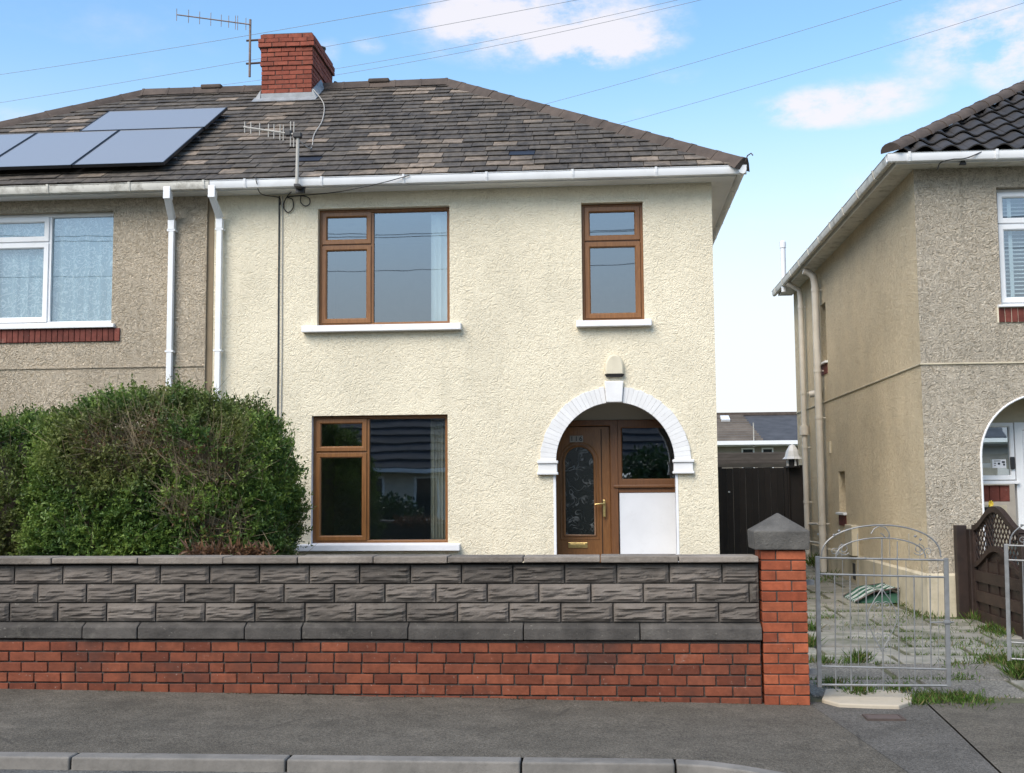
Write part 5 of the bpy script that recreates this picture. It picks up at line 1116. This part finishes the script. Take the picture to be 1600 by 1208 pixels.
def bush(label, cx_, cy_, rx, ry_, z0, zt, nspr, seed, group, bare=(), tint=1.0):
    t = thing('hedge', label, 'hedge', (cx_, cy_, z0), group); cz_ = z0+(zt-z0)*.42; rz2 = zt-cz_
    d = unit(rng.normal(size=(nspr, 3))); d[:, 1] -= .25; d = unit(d)
    e = 3.6; ax = np.abs(d); sc_ = (ax[:, 0]**e+ax[:, 1]**e+ax[:, 2]**e)**(-1/e); s = d*sc_[:, None]
    lump = nz3(d*1.0, 2.6, seed)*.13+nz3(d, 7.5, seed+5)*.11
    s *= (1+lump)[:, None]
    zr = np.where(s[:, 2] > 0, rz2, cz_-z0)
    sh = rng.random(nspr)**.6*.22; P0 = np.c_[cx_+s[:, 0]*rx, cy_+s[:, 1]*ry_, cz_+s[:, 2]*zr]; ctr = np.array([cx_, cy_, cz_]); P0 = P0-(P0-ctr)*sh[:, None]*.55
    keep = np.ones(nspr, bool); bro = np.zeros(nspr)
    for (bx, bz, br, amt) in bare:
        q = np.hypot((P0[:, 0]-bx)/br, (P0[:, 2]-bz)/(br*.7)); hit = (q < 1) & (P0[:, 1] < cy_); keep &= ~(hit & (rng.random(nspr) < amt*(1-q*.5))); bro = np.maximum(bro, np.where(P0[:, 1] < cy_, np.clip(1.2-q, 0, 1), 0))
    P0, sdir, bro, dd = P0[keep], unit((P0-ctr)[keep]), bro[keep], d[keep]; n = len(P0)
    sd_ = unit(sdir*.8+np.array([0, -.15, .55])+rng.normal(size=(n, 3))*.5); ln_ = rng.uniform(.05, .15, n)
    stick = rng.random(n) < .07; ln_[stick] *= 1.8; keepsz = rng.uniform(.7, 1.35, n)
    tone = .12+nz3(P0, 1.5, seed)*1.1+nz3(P0, 5, seed+3)*.7+rng.normal(size=n)*.36
    hgt = (P0[:, 2]-z0)/(zt-z0)
    K = 11; f = (np.arange(K)+.3)/K
    B = (P0[:, None, :]+sd_[:, None, :]*(ln_[:, None]*f[None, :])[:, :, None]).reshape(-1, 3)
    D = (np.repeat(sd_, K, 0)*.55+unit(rng.normal(size=(n*K, 3)))*.8); Lf = rng.uniform(.024, .050, n*K)*np.repeat(keepsz, K); Wf = Lf*rng.uniform(.16, .27, n*K)
    T = np.repeat(tone, K)+rng.normal(size=n*K)*.15
    dark, mid, lite = np.array([.030, .066, .018]), np.array([.085, .155, .032]), np.array([.23, .33, .065]); olive = np.array([.185, .18, .06]); brown = np.array([.13, .075, .035])
    u = np.clip(T*.5+.5, 0, 1)[:, None]; cols = np.where(u < .5, dark+(mid-dark)*u*2, mid+(lite-mid)*(u-.5)*2)
    ol = np.clip(nz3(P0, 1.1, seed+9)*1.5+.04, 0, .7); cols = cols*(1-np.repeat(ol, K)[:, None])+olive*np.repeat(ol, K)[:, None]*rng.uniform(.6, 1.2, (n*K, 1))
    bb = (rng.random(n*K) < np.repeat(np.clip(bro*.45, 0, .5), K))[:, None]; cols = np.where(bb, brown*rng.uniform(.6, 1.5, (n*K, 1)), cols)
    leaves(B, D, Lf, Wf, cols*tint, 'foliage', 'leaf', t)
    # bare stems
    m = MB(); ns = int(nspr*.075)
    for i in range(ns):
        if i < ns*.6 and bare:
            bx, bz, br, amt = random.choice(bare); x = bx+random.gauss(0, br*.5); zz = bz+random.gauss(0, br*.4); qx = (x-cx_)/rx; qz = (zz-cz_)/(rz2 if zz > cz_ else cz_-z0); w = max(0, 1-abs(qx)**3-abs(qz)**3)**(1/3); p = Vector((x, cy_-ry_*w*random.uniform(.86, .98), zz))
        else: j = random.randrange(n); p = Vector(P0[j])+Vector((0, random.uniform(.0, .08), 0))
        dv = Vector((random.gauss(0, .6), random.gauss(-.25, .3), random.gauss(.6, .5))).normalized(); L2 = random.uniform(.1, .42); bd = Vector((random.gauss(0, .4), random.gauss(0, .3), random.gauss(.2, .4)))*L2*.5
        m.tube([p, p+dv*L2*.5+bd*.5, p+dv*L2+bd], random.uniform(.0022, .0042), 3, .0012)
    m.build('stems', 'twig', t)['kind'] = 'stuff'
    # woody heart
    m = MB(); N1, N2_ = 20, 12
    for j in range(N2_+1):
        ph = -pi/2+pi*j/N2_
        for i in range(N1):
            th = 2*pi*i/N1; q = np.array([cos(ph)*cos(th), cos(ph)*sin(th), sin(ph)]); q = q*(np.abs(q)**e).sum()**(-1/e)*.80; m.v.append(Vector((cx_+q[0]*rx, cy_+q[1]*ry_, cz_+q[2]*(rz2 if q[2] > 0 else cz_-z0))))
    for j in range(N2_):
        for i in range(N1): m.f.append((j*N1+i, j*N1+(i+1) % N1, (j+1)*N1+(i+1) % N1, (j+1)*N1+i))
    m.build('heart', 'bark', t, smooth=True)
    return t
hy = 12.4
q_ = lambda x, y: PY(x, y, hy-1.1)
bare = [(q_(215, 690).x, q_(215, 690).z, .34, .75), (q_(150, 690).x, q_(150, 690).z, .22, .6), (q_(300, 720).x, q_(300, 720).z, .28, .65), (q_(335, 745).x, q_(335, 745).z, .2, .6), (q_(330, 835).x, q_(330, 835).z, .26, .85), (q_(280, 800).x, q_(280, 800).z, .2, .5)]
bush('big clipped evergreen hedge bulging above the front wall before the tan house', -4.70, hy, 1.29, 1.15, .18, 2.57, 26000, 3, 'front garden hedges', bare)
bush('darker hedge at the left edge, half hidden by the big hedge', -6.75, hy+.1, 1.15, 1.08, .18, 2.42, 14000, 31, 'front garden hedges', [], .9)
# dead fern-like leaves at the hedge foot
n = 420; px = rng.uniform(292, 425, n); b_ = np.array([tuple(PY(x, 866-rng.random()*14, 9.55+rng.random()*.15)) for x in px]); dr = unit(rng.normal(size=(n, 3))+np.array([0, -.3, .3]))
cb = np.array([.16, .085, .045])*rng.uniform(.5, 1.6, (n, 1)); b_[:, 2] -= .03
dl = leaves(b_, dr, rng.uniform(.06, .14, n), rng.uniform(.006, .014, n), cb, 'dead_leaves', 'leaf', None); tag(dl, 'heap of brown dead leaves at the foot of the hedge behind the coping', 'dead leaves', kind='stuff')
# ================================================================== WEEDS
def tufts(name, spots, label):
    B, D, Ln, Wd, C_ = [], [], [], [], []
    for (px, py, sp, n, h) in spots:
        for i in range(n):
            a = PZ(px+rng.normal()*sp, py+rng.normal()*sp*.22, .06); y = a.y; z = dz(y) if y > 8.97 else pz(a.x, y)
            p = PZ(px+rng.normal()*sp, py+rng.normal()*sp*.22, z); B.append((p.x, p.y, z-.005)); D.append((rng.normal()*.5, rng.normal()*.5, .8)); l = h*rng.uniform(.4, 1.25); Ln.append(l); Wd.append(rng.uniform(.0022, .0045)); 
            c = np.array([.085, .16, .022])*rng.uniform(.5, 1.35) if rng.random() > .22 else np.array([.22, .19, .075])*rng.uniform(.6, 1.2); C_.append(c)
    o = leaves(np.array(B), np.array(D), np.array(Ln), np.array(Wd), np.array(C_), name, 'grass', None); return tag(o, label, 'grass', kind='stuff')
sp = [(1268, 1010, 5, 120, .14), (1268, 985, 5, 80, .12), (1290, 965, 14, 90, .06), (1285, 1035, 12, 120, .08), (1342, 1034, 8, 170, .12), (1325, 1036, 14, 80, .06), (1345, 1084, 14, 230, .09), (1300, 1072, 12, 150, .08), (1405, 1080, 14, 160, .08), (1450, 1094, 16, 330, .075), (1495, 1094, 18, 330, .08), (1530, 1096, 22, 200, .05), (1435, 1100, 10, 120, .06),
      (1400, 966, 20, 130, .05), (1440, 962, 18, 140, .08), (1475, 965, 18, 90, .05), (1518, 955, 7, 170, .16), (1535, 968, 12, 180, .13), (1545, 985, 12, 150, .10), (1565, 992, 12, 150, .10), (1550, 1034, 16, 260, .09), (1590, 1040, 12, 220, .12), (1600, 1058, 12, 260, .15), (1505, 1010, 20, 110, .06), (1560, 1012, 24, 130, .06), (1490, 1040, 14, 100, .06), (1500, 1060, 16, 110, .05),
      (1300, 880, 9, 220, .22), (1275, 885, 6, 160, .25), (1290, 905, 16, 160, .10), (1330, 895, 12, 140, .12), (1400, 925, 14, 170, .09), (1430, 945, 14, 170, .08), (1385, 978, 30, 120, .035), (1320, 978, 25, 120, .035), (1460, 1000, 20, 90, .05), (1420, 1000, 10, 60, .05), (1310, 945, 25, 60, .03), (1460, 945, 8, 90, .08), (1480, 980, 20, 90, .04)]
def joint_weeds():
    B, D, Ln, Wd, C_ = [], [], [], [], []
    for y in rows[1:13]:
        for i in range(420):
            x = random.uniform(1.5, 4.1)
            if mnoise.noise(Vector((x*1.7, y*3.1, 8))) < -.05: continue
            B.append((x, y+random.gauss(0, .018), dz(y)-.012)); D.append((random.gauss(0, .5), random.gauss(0, .5), .8)); Ln.append(random.uniform(.015, .055)); Wd.append(random.uniform(.002, .005)); f_ = random.uniform(.5, 1.3); C_.append((.085*f_, .135*f_, .026*f_))
    o = leaves(np.array(B), np.array(D), np.array(Ln), np.array(Wd), np.array(C_), 'joint_grass', 'grass', None); return tag(o, 'short grass filling the long joints between the drive slabs', 'grass', kind='stuff')
joint_weeds()
tufts('weeds', sp, 'tufts of green grass and weeds growing in the drive joints')
sp2 = [(x, 1083+(x/1190)*12, 16, 10, .018) for x in range(40, 1180, 45)]
B = []; 
def edge_weeds():
    B, D, Ln, Wd, C_ = [], [], [], [], []
    for i in range(900):
        x = random.uniform(-4.8, 1.5); y = YW-.01-abs(random.gauss(0, .012)); z = pz(x, y)
        if mnoise.noise(Vector((x*2.3, 0, 0))) < .05: continue
        B.append((x, y, z-.004)); D.append((random.gauss(0, .8), random.gauss(-.6, .5), .5)); Ln.append(random.uniform(.008, .03)); Wd.append(random.uniform(.002, .004)); C_.append((.10*random.uniform(.6, 1.4), .085*random.uniform(.6, 1.3), .04))
    o = leaves(np.array(B), np.array(D), np.array(Ln), np.array(Wd), np.array(C_), 'moss', 'grass', None); return tag(o, 'thin line of moss and debris along the foot of the brick wall', 'moss', kind='stuff')
edge_weeds()
# ================================================================== OVERHEAD WIRES
def wire(a, b, Ya, Yb, label):
    A, B_ = PY(*a, Ya), PY(*b, Yb); d = B_-A; A2, B2 = A-d*.7, B_+d*.7; pts = []
    for i in range(31):
        s = i/30; p = A2.lerp(B2, s); p.z -= .35*(4*s*(1-s))-.35*(4*.5*.5)*.85; pts.append(p)
    m = MB(); m.tube(pts, .0062, 4); tag(m.build('overhead_wire', 'cable_grey' if False else 'wire', None), label, 'wire', 'overhead wires')
simple('wire', (.30, .31, .33), .6)
wire((0, 117), (704, 0), 34, 25, 'topmost thin overhead wire crossing the sky above the chimney')
wire((0, 161), (904, 0), 36, 27, 'thin overhead wire passing just behind the chimney top')
wire((530, 107), (960, 23), 34, 29, 'upper of the paired overhead wires over the big cloud')
wire((535, 116), (960, 32), 34, 29, 'lower of the paired overhead wires over the big cloud')
wire((845, 165), (1410, 0), 36, 27, 'overhead wire rising from behind the hip to the top right')
wire((965, 195), (1600, 5), 36, 27, 'overhead wire ending lowest on the right, above the gap')
for i_, (y_, z_) in enumerate(((2.0, 8.3), (2.3, 8.0), (1.4, 7.2))):
    m = MB(); m.tube([(-30+3*q, y_, z_-.5*(1-((q-10)/10)**2)+q*.02*(i_-1)) for q in range(21)], .009, 5); tag(m.build('overhead_wire', 'wire', None), ['street wire mirrored near the top of the upper window', 'second street wire mirrored just under the first', 'lowest street wire over the road, seen only mirrored'][i_], 'wire', 'overhead wires')
# ================================================================== ACROSS THE ROAD (seen mirrored in the lower windows)
ox = thing('bungalow', 'pale bungalow with slate roof mirrored in the lower front window', 'bungalow', (-7, -11, 0))
m = MB(); m.box(-13.5, -1.5, -19, -11, -.3, 2.35); m.build('wall', 'pale_render', ox)
m = MB(); m.poly([(-14, -10.5, 2.3), (-1, -10.5, 2.3), (-1, -15.5, 6.4), (-14, -15.5, 6.4)]); m.poly([(-14, -20.5, 2.3), (-1, -20.5, 2.3), (-1, -15.5, 6.4), (-14, -15.5, 6.4)]); orf = m.build('roof', 'dark_roof', ox)
for i in range(14):
    f0, f1 = i/14, (i+1)/14; ya, yb = -10.5-5*f0, -10.5-5*f1; za, zb = 2.3+4.1*f0, 2.3+4.1*f1
    m = MB(); m.hexa([(-14, ya, za+.01), (-1, ya, za+.01), (-1, yb, zb+.005), (-14, yb, zb+.005), (-14, ya+.02, za+.08), (-1, ya+.02, za+.08), (-1, yb, zb+.02), (-14, yb, zb+.02)]); m.build('tile_course', 'dark_roof', orf)
m = MB(); m.box(-14, -1, -10.5, -10.36, 2.2, 2.34); m.build('gutter', 'white_plastic', ox)
for a, b, c, d in ((-9.2, -7.6, .9, 2.05), (-6.6, -5.7, .1, 2.1), (-5.4, -3.6, .9, 2.05)):
    ring(MB(), lambda u, dd, z: Vector((u, -10.98-dd, z)), (a, b, c, d), (a+.08, b-.08, c+.08, d-.08), -.03, .05, .01).build('window', 'white_plastic', ox); m = MB(); m.box(a+.06, b-.06, -10.99, -10.985, c+.06, d-.06); m.build('pane', 'glass_dark', ox)
for dx_, lb in ((14.6, 'pale bungalow mirrored in the porch side window'), (-14.6, 'pale bungalow across the road, left of the mirrored one')):
    c_ = copy_tree(ox); c_['label'] = lb; c_.location.x += dx_
def tree(label, x, y, h, r, n, seed):
    t = thing('tree', label, 'tree', (x, y, -.1), 'trees across the road')
    m = MB(); m.tube([(x, y, -.2), (x+.1, y, h*.4), (x, y+.1, h*.8)], .16, 8, .04)
    for i in range(7): a = i*2.4; m.tube([(x, y, h*(.25+.07*i)), (x+cos(a)*r*.6, y+sin(a)*r*.6, h*(.4+.07*i))], .05, 5, .015)
    m.build('trunk', 'bark', t)
    d = unit(rng.normal(size=(n, 3))); rad = rng.random(n)**.45*(1+nz3(d, 2.4, seed)*.35); P0 = np.c_[x+d[:, 0]*rad*r, y+d[:, 1]*rad*r, h*.55+d[:, 2]*rad*h*.47]; P0 = P0[P0[:, 2] > .4]; n = len(P0)
    leaves(P0, rng.normal(size=(n, 3)), rng.uniform(.10, .2, n), rng.uniform(.03, .06, n), np.array([.028, .06, .018])*rng.uniform(.4, 1.7, (n, 1)), 'crown', 'leaf', t)
tree('dark tree mirrored in the left pane of the lower window', -11.6, -6.8, 4.8, 2.0, 9000, 3)
tree('low shrubby tree mirrored at the foot of the lower window', -6.8, -5.6, 1.5, 1.3, 4000, 13)
tree('round shrub mirrored in the porch side window', 1.5, -6.4, 2.9, 1.5, 5000, 23)
